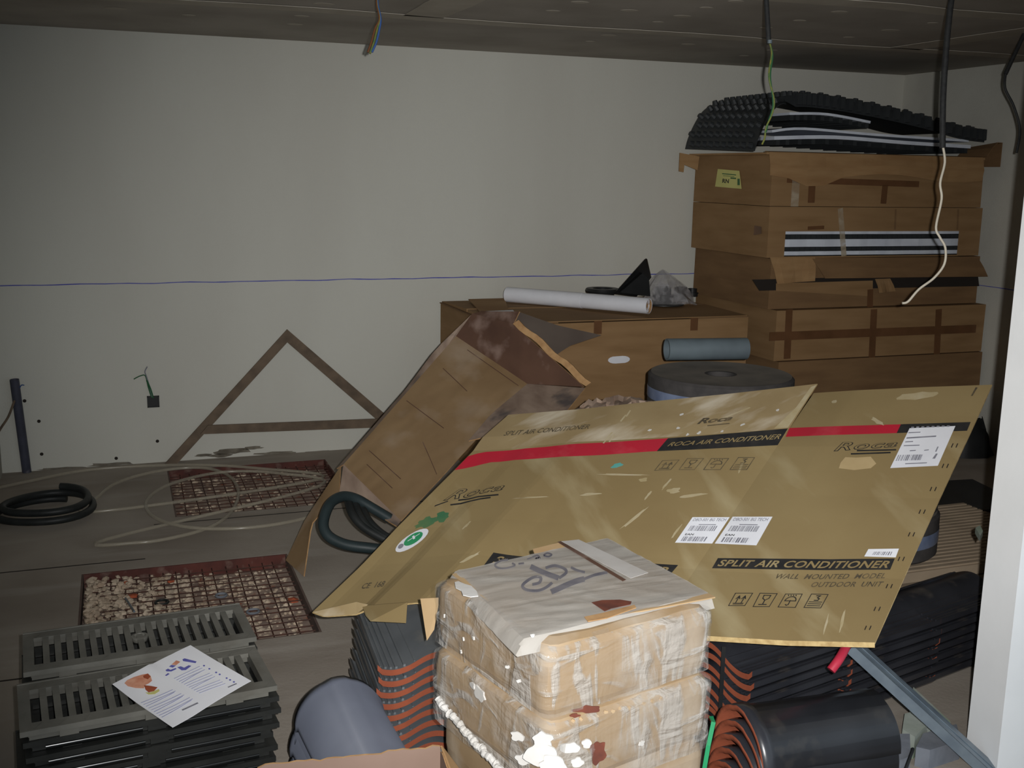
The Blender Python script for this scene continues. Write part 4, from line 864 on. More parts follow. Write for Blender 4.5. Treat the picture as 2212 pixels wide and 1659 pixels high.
# hose coil in the carton's low end
hp = [(842, 1120), (800, 1095), (770, 1078), (742, 1072), (716, 1085), (702, 1112), (699, 1138), (712, 1160), (745, 1176), (790, 1183), (840, 1186), (870, 1170)]
hd = [4.42, 4.40, 4.38, 4.34, 4.28, 4.22, 4.19, 4.17, 4.16, 4.16, 4.18, 4.2]
def hs(dx, dy, k): return catmull([P(a*(1-k)+780*k+dx, b*(1-k)+1130*k+dy, d=q+.05*(k > 0)) for (a, b), q in zip(hp, hd)], 5)
m = MB(); m.tube(hs(0, 0, 0), .021, 10); m.build('thick_hose', MT['hoseg'], smooth=.8); tag(bpy.data.objects['thick_hose'], 'dark green hose loop poking out of the tipped carton', 'hose')
for k in range(3):
    tag(MB().tube(catmull([P(752+16*k, 1082+10*k, d=4.37), P(762+18*k, 1112+8*k, d=4.3), P(790+18*k, 1142+6*k, d=4.27), P(845+8*k, 1172, d=4.25)], 6), .017, 9).build('black_hose', MT['rubber'], smooth=.8), 'black corrugated hose bent inside the tipped carton, '+('outermost', 'middle', 'innermost')[k]+' strand', 'hose', 'black hoses in the tipped carton')
# ================================================================== FILM-WRAPPED CARTONS
WZ = .66; ch = .165
AX = math.radians(13.5); ux, vx = V((math.cos(AX), math.sin(AX), 0)), V((-math.sin(AX), math.cos(AX), 0)); WC = V((1.005, 2.275, 0))
LW = [(.235, .238, -.020, 0, 0), (.238, .242, -.026, -.01, 1.2), (.228, .232, -.018, -.012, -1.5), (.228, .232, -.02, 0, 0)]
wlab = ['top film-wrapped carton with marker writing on its lid', 'second film-wrapped carton, splashed with white plaster', 'third carton of the film-wrapped pile, cut by the picture edge', 'bottom carton of the film-wrapped pile, out of sight']
for k in range(4):
    hu, hv, ou, ov, rot = LW[k]; z1 = WZ-k*ch; z0 = max(z1-ch+.003, 0.0); c = WC+ux*ou+vx*ov; ra = AX+math.radians(rot); U_, V_ = V((math.cos(ra), math.sin(ra), 0)), V((-math.sin(ra), math.cos(ra), 0))
    if k == 3: z0 = 0
    R_ = empty('wrapped_carton', V((c.x, c.y, z0)), wlab[k], 'carton', 'film-wrapped cartons')
    def W(a, b, z): return c+U_*a+V_*b+V((0, 0, z))
    def per(t, grow=0, rr=.028):    # rounded rectangle, t in 0..1
        HU, HV = hu+grow, hv+grow; L = [2*HU, 2*HV, 2*HU, 2*HV]; s = t*sum(L); i = 0
        while s > L[i] and i < 3: s -= L[i]; i += 1
        cor = [(-HU, -HV), (HU, -HV), (HU, HV), (-HU, HV)]; a, b = V(cor[i]), V(cor[(i+1) % 4]); p = a.lerp(b, s/L[i])
        q = V((min(max(p.x, -HU+rr), HU-rr), min(max(p.y, -HV+rr), HV-rr))); d = p-q
        return q+(d.normalized()*rr if d.length > 1e-6 else d)
    # carton body with soft, crushed edges
    n = 72; m = MB(); rows = []
    prof = [(z0, -.004), (z0+.012, 0), (z0+.05, .003), (z1-.05, .003), (z1-.022, 0), (z1-.007, -.010), (z1, -.030)]
    for z, gr in prof:
        rows.append([W(p.x, p.y, z+.004*noise.noise(V((p.x*9, p.y*9, z*7+k)))) for p in [per(i/n, gr-.004*abs(noise.noise(V((i*.3, z*9, k))))) for i in range(n)]])
    for r1, r2 in zip(rows, rows[1:]):
        m.add(r1+r2, [(i, (i+1) % n, n+(i+1) % n, n+i) for i in range(n)])
    m.add(rows[-1], [tuple(range(n))]); m.add(rows[0], [tuple(range(n))[::-1]])
    m.build('carton_body', MT['cardwrap'], R_, smooth=.7)
    if k > 1: continue
    # lid flaps sticking out at the sides
    if k == 0:
        fpx = [P(908, 1293, d=2.86), P(950, 1291, d=2.84), P(938, 1360, d=2.80), P(922, 1384, d=2.79)]; MB().prism(fpx, _f*.004).build('side_flap', MT['cardlt'], R_)
        for a, b, c2, d2 in (((.05, hv-.02, -.004), (hu-.03, hv-.02, -.004), (hu-.05, hv+.03, .006), (.07, hv+.026, .004)),):
            MB().prism([W(p[0], p[1], z1+p[2]) for p in (a, b, c2, d2)], (0, 0, .004)).build('lid_flap', MT['cardlt'], R_)
    # the film: a wrinkled skin around the carton and over its lid
    def wr(p, s): 
        q = noise.noise(p*s); r = 1-abs(noise.noise(p*s*.55+V((7, 1, 3))))*2.2
        return q*.5+max(r, 0)**3
    n, mm = 150, 22; g = []
    for j in range(mm+1):
        v = j/mm; z = lerp(z0+(.0 if k == 0 else -.03), z1-.004, v); rw = []
        for i in range(n):
            p2 = per(i/n, .006+(0 if v < .88 else -.03*((v-.88)/.12)**2)); p = W(p2.x, p2.y, z)
            sk = V((p.x+.35*p.z, p.y-.3*p.z, p.z*1.5)); e = wr(sk, 11)*.004+noise.noise(p*40)*.0012
            d = V((p.x-c.x, p.y-c.y, 0)).normalized(); rw.append(p+d*(.002+max(e, -.002)))
        g.append(rw)
    m = MB(); base = []
    for r1, r2 in zip(g, g[1:]): m.add(r1+r2, [(i, (i+1) % n, n+(i+1) % n, n+i) for i in range(n)])
    m.build('stretch_film', MT['film'], R_, smooth=.5, fix=False)
    if k == 0:
        LQ = [P(x, y, z=z1+.003) for x, y in ((966, 1241), (1118, 1396), (1545, 1292), (1312, 1166))]   # left, front, right, back corners of the lid
        ins = [p.lerp((LQ[0]+LQ[2])/2, .04) for p in LQ]; MB().prism([ins[0], ins[1].lerp(ins[3], .08), LQ[2], LQ[3]], (0, 0, .003)).build('lid_panel', MT['cardlt'], R_)
        N2 = 44; gg = []
        for i in range(N2+1):
            rw = []
            for j in range(N2+1):
                a, b = i/N2*.5, j/N2*.5; p = LQ[1].lerp(LQ[2], i/N2).lerp(LQ[0].lerp(LQ[3], i/N2), j/N2); p.z -= .030*max(0, 1-min(j/N2*.5, i/N2*.5)/.03)**2
                rw.append(p+V((0, 0, .004+.0022*max(wr(V((a*1.6+b, b*2.2, 2)), 10), 0))))
            gg.append(rw)
        MB().sheet(gg, .0006).build('lid_film', MT['filmtop'], R_, smooth=.5)
        ZT = z1+.0015
        def topq(px, py): return P(px, py, z=ZT)
        def stroke(pl, w_, name='marker_stroke'):
            pts = catmull([V((960+x/5.027, 1150+y/5.027, 0)) for x, y in pl], 4); g2 = []
            for i, p in enumerate(pts):
                d = (pts[min(i+1, len(pts)-1)]-pts[max(i-1, 0)]).normalized(); nn = V((-d.y, d.x, 0))*w_/2
                A, B = p+nn, p-nn; g2.append([P(A.x, A.y, z=z1+.0095), P(B.x, B.y, z=z1+.0095)])
            MB().sheet(g2, .0004).build(name, MT['marker'], R_)
        stroke([(690, 296), (610, 308), (550, 350), (590, 386), (680, 386), (765, 358), (735, 334)], 4); stroke([(805, 342), (865, 334)], 4); stroke([(900, 290), (950, 272)], 3)
        stroke([(955, 268), (1005, 250), (1030, 268), (985, 282), (1045, 276)], 3.5); stroke([(1075, 250), (1115, 225), (1165, 240), (1130, 262), (1080, 252)], 3.5)
        stroke([(955, 565), (1030, 545), (1045, 490), (960, 490), (850, 570), (890, 622), (1010, 632), (1100, 600), (1170, 545)], 6)
        stroke([(935, 370), (1090, 440), (1240, 495)], 11); stroke([(1100, 385), (1200, 360), (1305, 395), (1320, 440), (1245, 495)], 6)
        stroke([(1160, 645), (1400, 540), (1520, 505)], 12); stroke([(1520, 505), (1640, 460), (1770, 432)], 6); stroke([(1375, 378), (1440, 410), (1525, 432)], 5)
        tl = [topq(1204, 1177), topq(1345, 1262), topq(1352, 1259), topq(1212, 1175)]
        MB().prism([p+V((0, 0, .0075)) for p in tl], (0, 0, .001)).build('lid_seam', MT['cartbrown'], R_)
        tl = [topq(1212, 1176), topq(1362, 1256), topq(1400, 1244), topq(1250, 1172)]
        MB().prism([p+V((0, 0, .0078)) for p in tl], (0, 0, .001)).build('dusty_tape', MT['dustw'], R_)
        hl = [topq(x, y) for x, y in ((1278, 1309), (1300, 1304), (1340, 1303), (1364, 1307), (1362, 1313), (1320, 1322), (1306, 1328))]
        MB().prism([p+V((0, 0, .008)) for p in hl], (0, 0, .001)).build('torn_hole', MT['brownbit'], R_)
        hl = [topq(x, y) for x, y in ((1262, 1342), (1300, 1334), (1370, 1316), (1374, 1322), (1310, 1345), (1270, 1352))]
        MB().prism([p+V((0, 0, .009)) for p in hl], (0, 0, .002)).build('torn_edge', MT['rim'], R_)
    # plaster splashes and the torn hole in the side
    rs = random.Random(40+k)
    def onside(px, py, gr=.012):  # point on the camera-facing sides
        best = None
        for i in range(0, 400):
            t = i/400; p2 = per(t, gr); p = W(p2.x, p2.y, 0); 
            for z in (0,):
                dr = P(px, py, d=1)-EYE; tt = ((p-EYE).x*dr.x+(p-EYE).y*dr.y)/(dr.x**2+dr.y**2); q = EYE+dr*tt
                e = (V((q.x-p.x, q.y-p.y))).length
                if best is None or (e < .004 and tt < best[1]-1e-3) or (e < best[0] and best[0] > .004): best = (e, tt, V((p.x, p.y, q.z)), V((p.x-c.x, p.y-c.y, 0)).normalized())
        return best[2], best[3]
    def splash(px, py, r, name='plaster_splash', mt='blob', asp=.7, th=.004):
        q0, nn = onside(px, py); t1 = nn.cross(V((0, 0, 1))).normalized(); t2 = V((0, 0, 1)); poly = []
        for i in range(13):
            t = 2*math.pi*i/13; rr_ = r*rs.uniform(.65, 1.15); poly.append(q0+t1*rr_*math.cos(t)+t2*rr_*asp*math.sin(t))
        poly = catmull(poly, 2, True) if r > .009 else poly
        MB().prism(poly, nn*th).build(name, MT[mt], R_)
    if k == 0:
        MB().prism([topq(x, y)+V((0, 0, .006)) for x, y in ((982, 1264), (990, 1262), (1004, 1268), (1018, 1272), (1030, 1284), (1033, 1294), (1016, 1296), (1000, 1292), (996, 1282), (984, 1276))], (0, 0, .002)).build('plaster_splash', MT['blob'], R_)
        for px, py in ((1022, 1378), (996, 1408), (1000, 1380), (960, 1330), (1150, 1372), (1118, 1470), (1096, 1440)): splash(px, py, .006)
        splash(1270, 1532, .032, 'torn_hole', 'brownbit', .3, .002); splash(1245, 1545, .012, 'torn_hole', 'brownbit', .4, .003)
        for i in range(14): splash(1240+i*17, 1556-i*4+rs.uniform(-3, 3), .006, 'torn_crumb', 'cardlt', .8, .003)
    else:
        for px, py, r in ((1165, 1628, .040), (1172, 1595, .026), (1130, 1640, .02), (1235, 1615, .022), (1270, 1605, .014), (1195, 1650, .03), (1035, 1498, .024), (1020, 1480, .014), (1115, 1590, .016), (1250, 1645, .016), (1300, 1628, .01), (1385, 1605, .009)): splash(px, py, r)
        cp = []
        for i in range(15):
            q0, nn = onside(lerp(945, 1085, i/14), lerp(1508, 1668, (i/14)**.95)); cp.append(q0+nn*.002)
        cp = catmull(cp, 6); cp = [p+V((noise.noise(p*70), noise.noise(p*70+V((5, 0, 0))), noise.noise(p*60+V((0, 7, 0)))))*.006 for p in cp]
        MB().tube(cp, lambda t: .0085*(1+.7*noise.noise(V((t*37, 1, 2)))), 8).build('plaster_crust', MT['blob'], R_)
        splash(1292, 1625, .02, 'torn_hole', 'brownbit', 1.6, .002)
# ================================================================== SALMON CARTON AT THE BOTTOM EDGE
R_ = empty('salmon_carton', (.39, 1.72, 0), 'open salmon-pink carton at the bottom picture edge, beside the wrapped pile', 'carton')
zs = .50; a, b = P(556, 1657, z=zs), P(951, 1611, z=zs); a.z = b.z = 0; d_ = (b-a).normalized(); nn = V((d_.y, -d_.x, 0)); D2 = .40; t = .005
def wallslab(name, p, q, h, mt, rag=.006):
    dd = (q-p).normalized(); nrm = V((-dd.y, dd.x, 0)); g = []
    for i in range(25):
        s = p.lerp(q, i/24); g.append([s, s+V((0, 0, h+rag*noise.noise(V((i*.9, h, 2)))))])
    MB().sheet(g, t, 0, 0, 1).build(name, [mt, MT['rim']], R_)
wallslab('far_wall', a, b, zs, MT['salmon']); wallslab('right_wall', b, b+nn*D2, zs-.01, MT['salmon']); wallslab('near_wall', b+nn*D2, a+nn*D2, zs-.02, MT['salmon']); wallslab('left_wall', a+nn*D2, a, zs-.01, MT['salmon'])
MB().prism([a, b, b+nn*D2, a+nn*D2], (0, 0, .006)).build('carton_floor', MT['cardl'], R_)
fl_ = [b+V((0, 0, zs)), b+nn*.10+V((0, 0, zs)), b+nn*.10+d_*.05+V((0, 0, zs-.05)), b+d_*.02+V((0, 0, zs-.03))]
MB().prism(fl_, d_*.004).build('side_flap', MT['cardl'], R_)
# ================================================================== DRAIN GRATINGS
GL, GW, GT = .62, .275, .032
def grate_meshes():
    m = MB(); e = .012; sl = .092   # frame: rails with a lip
    for y0, y1 in ((sl, GW/2), (-GW/2, -sl)): m.box(-GL/2, GL/2, y0, y1, GT-.012, GT)
    for x0, x1 in ((-GL/2, -GL/2+.028), (GL/2-.028, GL/2)): m.box(x0, x1, -sl, sl, GT-.012, GT)
    for y0, y1 in ((GW/2-.03, GW/2-.018), (-GW/2+.018, -GW/2+.03)): m.box(-GL/2+.02, GL/2-.02, y0, y1, 0, GT-.012)
    for x0, x1 in ((-GL/2+.018, -GL/2+.028), (GL/2-.028, GL/2-.018)): m.box(x0, x1, -GW/2+.03, GW/2-.03, .002, GT-.012)
    for x in (-.2, 0, .2): m.box(x-.022, x+.022, -GW/2+.008, -GW/2+.02, 0.001, GT-.012); m.box(x-.022, x+.022, GW/2-.02, GW/2-.008, .001, GT-.012)
    # raised edge lines
    for y0, y1 in ((GW/2-.006, GW/2), (-GW/2, -GW/2+.006)): m.box(-GL/2, GL/2, y0, y1, GT, GT+.002)
    fd = m.mesh('frame', MT['irondk'])
    for y in (-sl-.018, sl+.018):
        for i in range(11):
            x = -GL/2+.03+i*.056; m.add([V((x, y-.014, GT+.0012)), V((x+.004, y-.014, GT+.0012)), V((x+.022, y+.014, GT+.0012)), V((x+.018, y+.014, GT+.0012))], [(0, 1, 2, 3)])
    fr = m.mesh('frame', MT['iron'])
    b = MB(); b.hexa([V(q) for q in ((-.007, -sl, GT-.028), (.007, -sl, GT-.028), (.007, sl, GT-.028), (-.007, sl, GT-.028), (-.0085, -sl, GT-.0004), (.0085, -sl, GT-.0004), (.0085, sl, GT-.0004), (-.0085, sl, GT-.0004))])
    br = b.mesh('bar', MT['iron'])
    ct = MB(); ct.lathe([(.0001, GT-.015), (.02, GT-.015), (.024, GT-.006), (.024, GT), (.017, GT+.001), (.014, GT-.006), (.0001, GT-.007)], (0, 0, 0), 18); cm = ct.mesh('lifting_boss', MT['iron'], .6)
    rb = MB()
    for y in (-GW/2+.008,):
        for x0, x1 in ((-GL/2+.05, -.035), (.035, GL/2-.05)): rb.tube([(x0, y, .012), (x1, y, .012)], .0085, 10)
    rm = rb.mesh('cast_rib', MT['irongl'], .8)
    return fr, br, cm, rm, fd
fr, br, cm, rm, fd = grate_meshes()
def grate(loc, rz, lab, grp, detail, flip=False):
    R_ = empty('drain_grating', loc, lab, 'grating', grp, rz)
    inst('frame', fr if detail else fd, R_)
    if detail:
        n = 18; pit = (GL-.056)/n
        for i in range(1, n):
            inst('bar', br, R_, (-GL/2+.028+pit*i, 0, 0))
        inst('lifting_boss', cm, R_)
    else: inst('cast_rib', rm, R_)
    return R_
rg = random.Random(3)
NL = 9
for st, (cx, cy, an) in enumerate(((.008, 3.145, 4.2), (.020, 2.812, 5.5))):
    nm = ('back', 'front')[st]
    for k in range(NL):
        z = .302-(k+1)*.0335+.0335-.0325
        j = 0 if k == 0 else 1
        ox, oy, ra = j*rg.uniform(-.012, .012)-(.0 if k < 3 else .006), j*rg.uniform(-.008, .008), math.radians(an+j*rg.uniform(-1.0, 1.0))
        if st == 0: oy = abs(oy)*.3; ox *= .6; ra = math.radians(an)
        lab = ('top iron drain grating of the back pile, behind the leaflet', 'top iron drain grating of the front pile, under the white leaflet')[st] if k == 0 else ORD[k]+' iron drain grating from the top of the '+nm+' pile'
        grate(V((cx+ox, cy+oy, max(z, 0.0))), ra, lab, 'iron drain gratings in the '+nm+' pile', k == 0)
# leaflet
zl = .3065
cr = [P(373, 1574, z=zl), P(543, 1481, z=zl), P(412, 1405, z=zl), P(243, 1483, z=zl)]
def lf(u, v):
    p = cr[0].lerp(cr[1], u).lerp(cr[3].lerp(cr[2], u), v); p.z += .010*(1-math.cos(u*3.6+.4))*.6+.018*max(0, v-.55)**1.3*(1 if u < .5 else .4)+.014*max(0, u-.75)+.012*max(0, .25-u)*(1-v)
    return p
le = empty('leaflet', V((sum(p.x for p in cr)/4, sum(p.y for p in cr)/4, zl)), 'white printed instruction leaflet lying on the front gratings', 'leaflet')
MB().sheet([[lf(i/20, j/20) for j in range(21)] for i in range(21)], .0008).build('paper', MT['paper'], le, smooth=.6)
def lq(name, u0, v0, u1, v1, w_, mt):
    a, b = V((u0, v0)), V((u1, v1)); d = (b-a).normalized(); n = V((-d.y, d.x))*w_/2; g = []
    for i in range(7):
        p = a.lerp(b, i/6); g.append([lf(*(p-n))+V((0, 0, .0006)), lf(*(p+n))+V((0, 0, .0006))])
    MB().sheet(g, -.0003).build(name, mt, le)
def lpoly(name, pxs, mt, h=.0008):
    # positions on the sheet given by its own u,v
    n = len(pxs); c = (sum(a for a, b in pxs)/n, sum(b for a, b in pxs)/n)
    MB().add([lf(a, b)+V((0, 0, h)) for a, b in pxs]+[lf(*c)+V((0, 0, h))], [(i, (i+1) % n, n) for i in range(n)]).build(name, mt, le, fix=False)
def leaf_uv(px, py):
    best = None
    for i in range(41):
        for j in range(41):
            q = proj(lf(i/40, j/40)); e = (q[0]-px)**2+(q[1]-py)**2
            if best is None or e < best[0]: best = (e, i/40, j/40)
    u, v = best[1:]
    for _ in range(6):
        h = .01; q = proj(lf(u, v)); a = proj(lf(u+h, v)); b = proj(lf(u, v+h)); A, B, C_, D_ = (a[0]-q[0])/h, (b[0]-q[0])/h, (a[1]-q[1])/h, (b[1]-q[1])/h; det = A*D_-B*C_
        u += (D_*(px-q[0])-B*(py-q[1]))/det; v += (A*(py-q[1])-C_*(px-q[0]))/det
    return u, v
Z = lambda x, y: leaf_uv(230+x/6.703, 1395+y/6.703)
lpoly('orange_picture', [Z(*p) for p in ((260, 545), (300, 500), (400, 455), (520, 420), (600, 405), (640, 440), (660, 510), (610, 550), (560, 575), (540, 620), (420, 615), (310, 590))], MT['skin'])
lpoly('orange_picture', [Z(*p) for p in ((545, 575), (640, 585), (740, 605), (690, 660), (610, 680), (565, 640))], MT['brickbit'], .0010)
lpoly('orange_picture', [Z(*p) for p in ((530, 440), (600, 405), (640, 450), (600, 490), (540, 470))], MT['brickbit'], .0010)
lpoly('yellow_picture', [Z(*p) for p in ((560, 680), (620, 685), (760, 630), (770, 660), (700, 705), (610, 710))], MT['yellow'], .0009)
for q in (((1100, 200), (1130, 185), (1305, 230), (1290, 255), (1110, 225)), ((905, 305), (940, 280), (1010, 290), (960, 320)), ((940, 275), (1010, 215), (1070, 235), (1010, 285)), ((855, 355), (890, 335), (920, 360), (1000, 325), (1015, 340), (940, 375), (870, 375)), ((1025, 315), (1075, 300), (1115, 335), (1190, 285), (1230, 295), (1150, 355), (1090, 360)), ((845, 435), (890, 400), (915, 410), (870, 440))):
    lpoly('violet_picture', [Z(*p) for p in q], MT['violet'] if q[0][0] != 940 else MT['skin'])
def zl_(name, a, b, w_, mt): A, B = Z(*a), Z(*b); lq(name, A[0], A[1], B[0], B[1], w_, mt)
for i in range(9):
    t = i/8; zl_('print_line', (500+t*300, 830+t*210), (960+t*330-(60 if i % 3 == 2 else 0), 640+t*150), .012, MT['lilac'])
for i in range(11):
    t = i/10; zl_('print_line', (980+t*360, 480+t*210), (1350+t*370-(90 if i % 4 == 3 else 0), 300+t*250), .012, MT['lilac'])
zl_('print_line', (1095, 935), (1325, 830), .022, MT['greyink']); zl_('print_line', (1760, 605), (1885, 550), .018, MT['greyink'])
for x, y in ((1412, 292), (1490, 337), (1588, 390), (1640, 418), (1740, 472), (1790, 498), (1845, 527)):
    lpoly('print_dot', [Z(x+16*math.cos(t), y+12*math.sin(t)) for t in [k*math.pi/4 for k in range(8)]], MT['violet'])
# ================================================================== ROOF TILES
TL, TW, TT = .43, .255, .017
def tile_mesh(name, top):
    n = 20; m = MB(); pr = []
    for i in range(n+1):
        x = i/n; xx = (x-.5)*TW
        z = .030*math.sin(math.pi*min(max((x-.36)/.64, 0), 1))**1.1 - .010*math.sin(math.pi*min(x/.36, 1))+(.010 if x < .03 else 0)
        pr.append((xx, z))
    for y0, y1, sc in ((-TL/2, -TL/2+.05, 1.0), (-TL/2+.05, TL/2-.05, 1.0), (TL/2-.05, TL/2, 1.0)):
        pass
    vs = []
    for y in (-TL/2, TL/2):
        vs += [V((x, y, z+TT)) for x, z in pr]+[V((x, y, z)) for x, z in pr]
    N = n+1; fs = []; ms = []
    for i in range(n):
        fs += [(i, i+1, 2*N+i+1, 2*N+i), (N+i+1, N+i, 3*N+i, 3*N+i+1), (i+1, i, N+i, N+i+1), (2*N+i, 2*N+i+1, 3*N+i+1, 3*N+i)]; ms += [0, 0, 1, 1]
    fs += [(0, 2*N, 3*N, N), (N-1, 2*N-1, 4*N-1, 3*N-1)]; ms += [0, 0]
    m.add(vs, fs, ms)
    # ribs and a nib on the glazed face
    for x in (.03, .09, .15, .21, .30, .42, .93, .98):
        zz = min(pr, key=lambda q: abs(q[0]-(x-.5)*TW))[1]+TT; m.box((x-.5)*TW-.0032, (x-.5)*TW+.0032, -TL/2+.006, TL/2-.006, zz-.004, zz+(.006 if x < .4 or x > .9 else .003), 0)
    me = m.mesh(name, [top, MT['terra']], .5)
    bm = bmesh.new(); bm.from_mesh(me); bmesh.ops.recalc_face_normals(bm, faces=bm.faces); bm.to_mesh(me); bm.free(); return me
tg, tb = tile_mesh('roof_tile', MT['glaze']), tile_mesh('roof_tile', MT['glazeb'])
def place(me, name, loc, rot, lab, cat, grp):
    o = bpy.data.objects.new(name, me); COL.objects.link(o); o.location = loc; o.rotation_euler = rot; return tag(o, lab, cat, grp)
rt = random.Random(5); PIT = .0325
for k in range(9):   # left pile, k from the floor
    j = 8-k
    place(tg, 'roof_tile', (.765-.004*j+rt.uniform(-.003, .003), 2.962-.003*j, .011+PIT*k), (0, 0, math.radians(-3+rt.uniform(-.8, .8))), ('grey glazed roof tile on top of the pile behind the wrapped cartons' if j == 0 else ORD[j]+' roof tile from the top of the pile behind the slate ridge tile'), 'roof tile', 'roof tiles in the left pile')
e1 = math.atan2(.235, .972); E1 = V((math.cos(e1), math.sin(e1), 0)); E2 = V((-math.sin(e1), math.cos(e1), 0))
for s in range(3):
    org = V((1.628, 2.446, 0))+E1*(.22+.4305*s+(.004 if s else 0))+E2*.135
    for k in range(8 if s < 1 else 7):
        j = (7 if s < 1 else 6)-k; q = org+E2*rt.uniform(-.004, .004)+E1*(rt.uniform(-.007, .007) if s == 0 else rt.uniform(-.001, .001))
        place(tb, 'roof_tile', (q.x, q.y, .011+PIT*k), (0, 0, e1+math.pi/2+math.radians(rt.uniform(-.7, .7))), ORD[j]+' dark roof tile from the top of the '+('strapped pile at the right, terracotta ends out', 'middle pile at the right, under the printed cardboard', 'far right pile, next to the white partition')[s], 'roof tile', ('roof tiles in the strapped right pile', 'roof tiles in the middle right pile', 'roof tiles in the far right pile')[s])
# straps round the terracotta ends
def strap(pts, w_, mt, lab):
    g = []
    for i, p in enumerate(pts):
        d = (pts[min(i+1, len(pts)-1)]-pts[max(i-1, 0)]).normalized(); n = d.cross(_f).normalized()*w_/2; g.append([p+n, p-n])
    tag(MB().sheet(g, .0012).build('strap', mt), lab, 'strap')
q0 = V((1.628, 2.446, 0))
strap([q0-E1*.014+E2*.105+V((0, 0, z)) for z in (.31, .25, .2, .15, .1)], .012, MT['black'], 'black plastic strap down the tile ends at the right')
strap([P(1518, 1680, d=2.72), P(1530, 1610, d=2.72), P(1541, 1560, d=2.73), P(1536, 1548, d=2.76)], .011, MT['strapg'], 'bright green plastic strap beside the wrapped cartons')
# ================================================================== RIDGE TILES
def ridge_mesh(r, L_, top):
    m = MB(); n = 22; th = .014; st = []
    ys = [(-L_/2, .004), (-L_/2+.035, .006), (-L_/2+.036, -.001), (L_/2, -.008)]
    for y, dr in ys:
        st.append(([], []))
        for i in range(n+1):
            t = math.pi*i/n; rr = r+dr+(.004 if abs(i-n/2) <= 1 else 0)
            st[-1][0].append(V((-rr*math.cos(t), y, rr*math.sin(t)))); st[-1][1].append(V((-(rr-th)*math.cos(t), y, (rr-th)*math.sin(t))))
    N = n+1
    for (o1, i1), (o2, i2) in zip(st, st[1:]):
        m.add(o1+o2, [(i, i+1, N+i+1, N+i) for i in range(n)], 0); m.add(i1+i2, [(i+1, i, N+i, N+i+1) for i in range(n)], 1)
        m.add([o1[0], o2[0], i2[0], i1[0]], [(0, 1, 2, 3)], 0); m.add([o1[-1], o2[-1], i2[-1], i1[-1]], [(3, 2, 1, 0)], 0)
    for o1, i1 in (st[0], st[-1]): m.add(o1+i1, [(i, i+1, N+i+1, N+i) for i in range(n)], 1)
    bm_ = m.mesh('ridge_tile', [top, MT['terra']], .5)
    bm = bmesh.new(); bm.from_mesh(bm_); bmesh.ops.remove_doubles(bm, verts=bm.verts, dist=1e-5); bmesh.ops.recalc_face_normals(bm, faces=bm.faces); bm.to_mesh(bm_); bm.free(); return bm_
rl, rr_ = ridge_mesh(.118, .44, MT['ridge']), ridge_mesh(.122, .41, MT['glazeb'])
for k in range(5):
    j = 4-k; place(rl, 'ridge_tile', (.522-.005*j+.004*(j % 2), 2.54+.004*(j % 3), .036*k+.010), (0, 0, math.radians(3+(j % 3)*.8+180)), ('slate-blue ridge tile on top of the nested pile by the salmon carton' if j == 0 else ORD[j]+' slate-blue ridge tile down in the nested pile by the salmon carton'), 'ridge tile', 'slate-blue ridge tiles')
for k in range(6):
    j = 5-k; place(rr_, 'ridge_tile', (1.632-.008*j, 2.185-.005*(j % 2)-.003*j, .036*k+.010), (0, 0, math.radians(-90-1.5+(j % 3)*.9)), ('black ridge tile on top of the nested pile at the lower right' if j == 0 else ORD[j]+' black ridge tile down in the nested pile at the lower right'), 'ridge tile', 'black ridge tiles')
place(rl, 'ridge_tile', (.262, 2.36, .002), (0, 0, math.radians(172)), 'lone dark ridge tile lying on the floor left of the nested pile', 'ridge tile', None)
# ================================================================== RIGHT-HAND ODDS AND ENDS
a, b = P(1846, 1385, z=.335), P(2152, 1664, z=.02); d_ = (b-a).normalized(); up = V((0, 0, 1)); sd = d_.cross(up).normalized(); nn = sd.cross(d_)
R_ = empty('steel_stud', V((b.x, b.y, 0)), 'bluish galvanised steel stud slanting down to the white partition', 'steel stud')
hw, hh = .034, .03
def slab(name, o0, o1, th_dir, th):
    MB().prism([a+o0, b+o0, b+o1, a+o1], th_dir*th).build(name, MT['steel'], R_)
slab('web', sd*hw, -sd*hw, -nn, .0012); slab('flange', sd*hw, sd*hw-nn*hh, -sd, .0012); slab('flange', -sd*hw, -sd*hw-nn*hh, sd, .0012)
slab('rib_line', sd*.004+nn*.0005, -sd*.004+nn*.0005, nn, .0018)
tag(MB().tube(catmull([P(1838, 1372, d=3.02), P(1826, 1400, d=2.97), P(1812, 1425, d=2.93), P(1795, 1448, d=2.92)], 5), .0125, 12).build('red_tube', MT['pink'], smooth=.8), 'short red rubber tube hanging under the printed cardboard', 'tube')
# ribbed foam slabs, rolls and scraps behind the partition edge
zR = .10
for k in range(2):
    R_ = empty('ribbed_slab', (3.25, 3.75, zR*k/2), 'tan ribbed foam slab under the foam rolls at the far right, '+('lower', 'upper')[k]+' of two', 'foam slab', 'ribbed foam slabs')
    x0, x1, y0, y1 = 2.82, 3.82, 3.33+.01*k, 4.05
    MB().box(x0, x1, y0, y1, .05*k+.0005, .05*k+.042).build('slab', MT['ribfoam'], R_)
    if k:
        rbm = MB().box(-.5, .5, -.011, .011, 0, .0075).mesh('rib', MT['ribfoam'])
        for i in range(20): inst('rib', rbm, R_, (3.32-3.25, y0+.02+i*.035-3.75, .042))
for k in range(2):
    foam_roll('foam_strip_roll', V((2.97, 3.66, .1+.185*k)), .275-.012*k, .183, ('lower', 'upper')[k]+' grey foam roll on the ribbed slabs, behind the right cardboard edge', 'foam rolls on the ribbed slabs', k == 0)
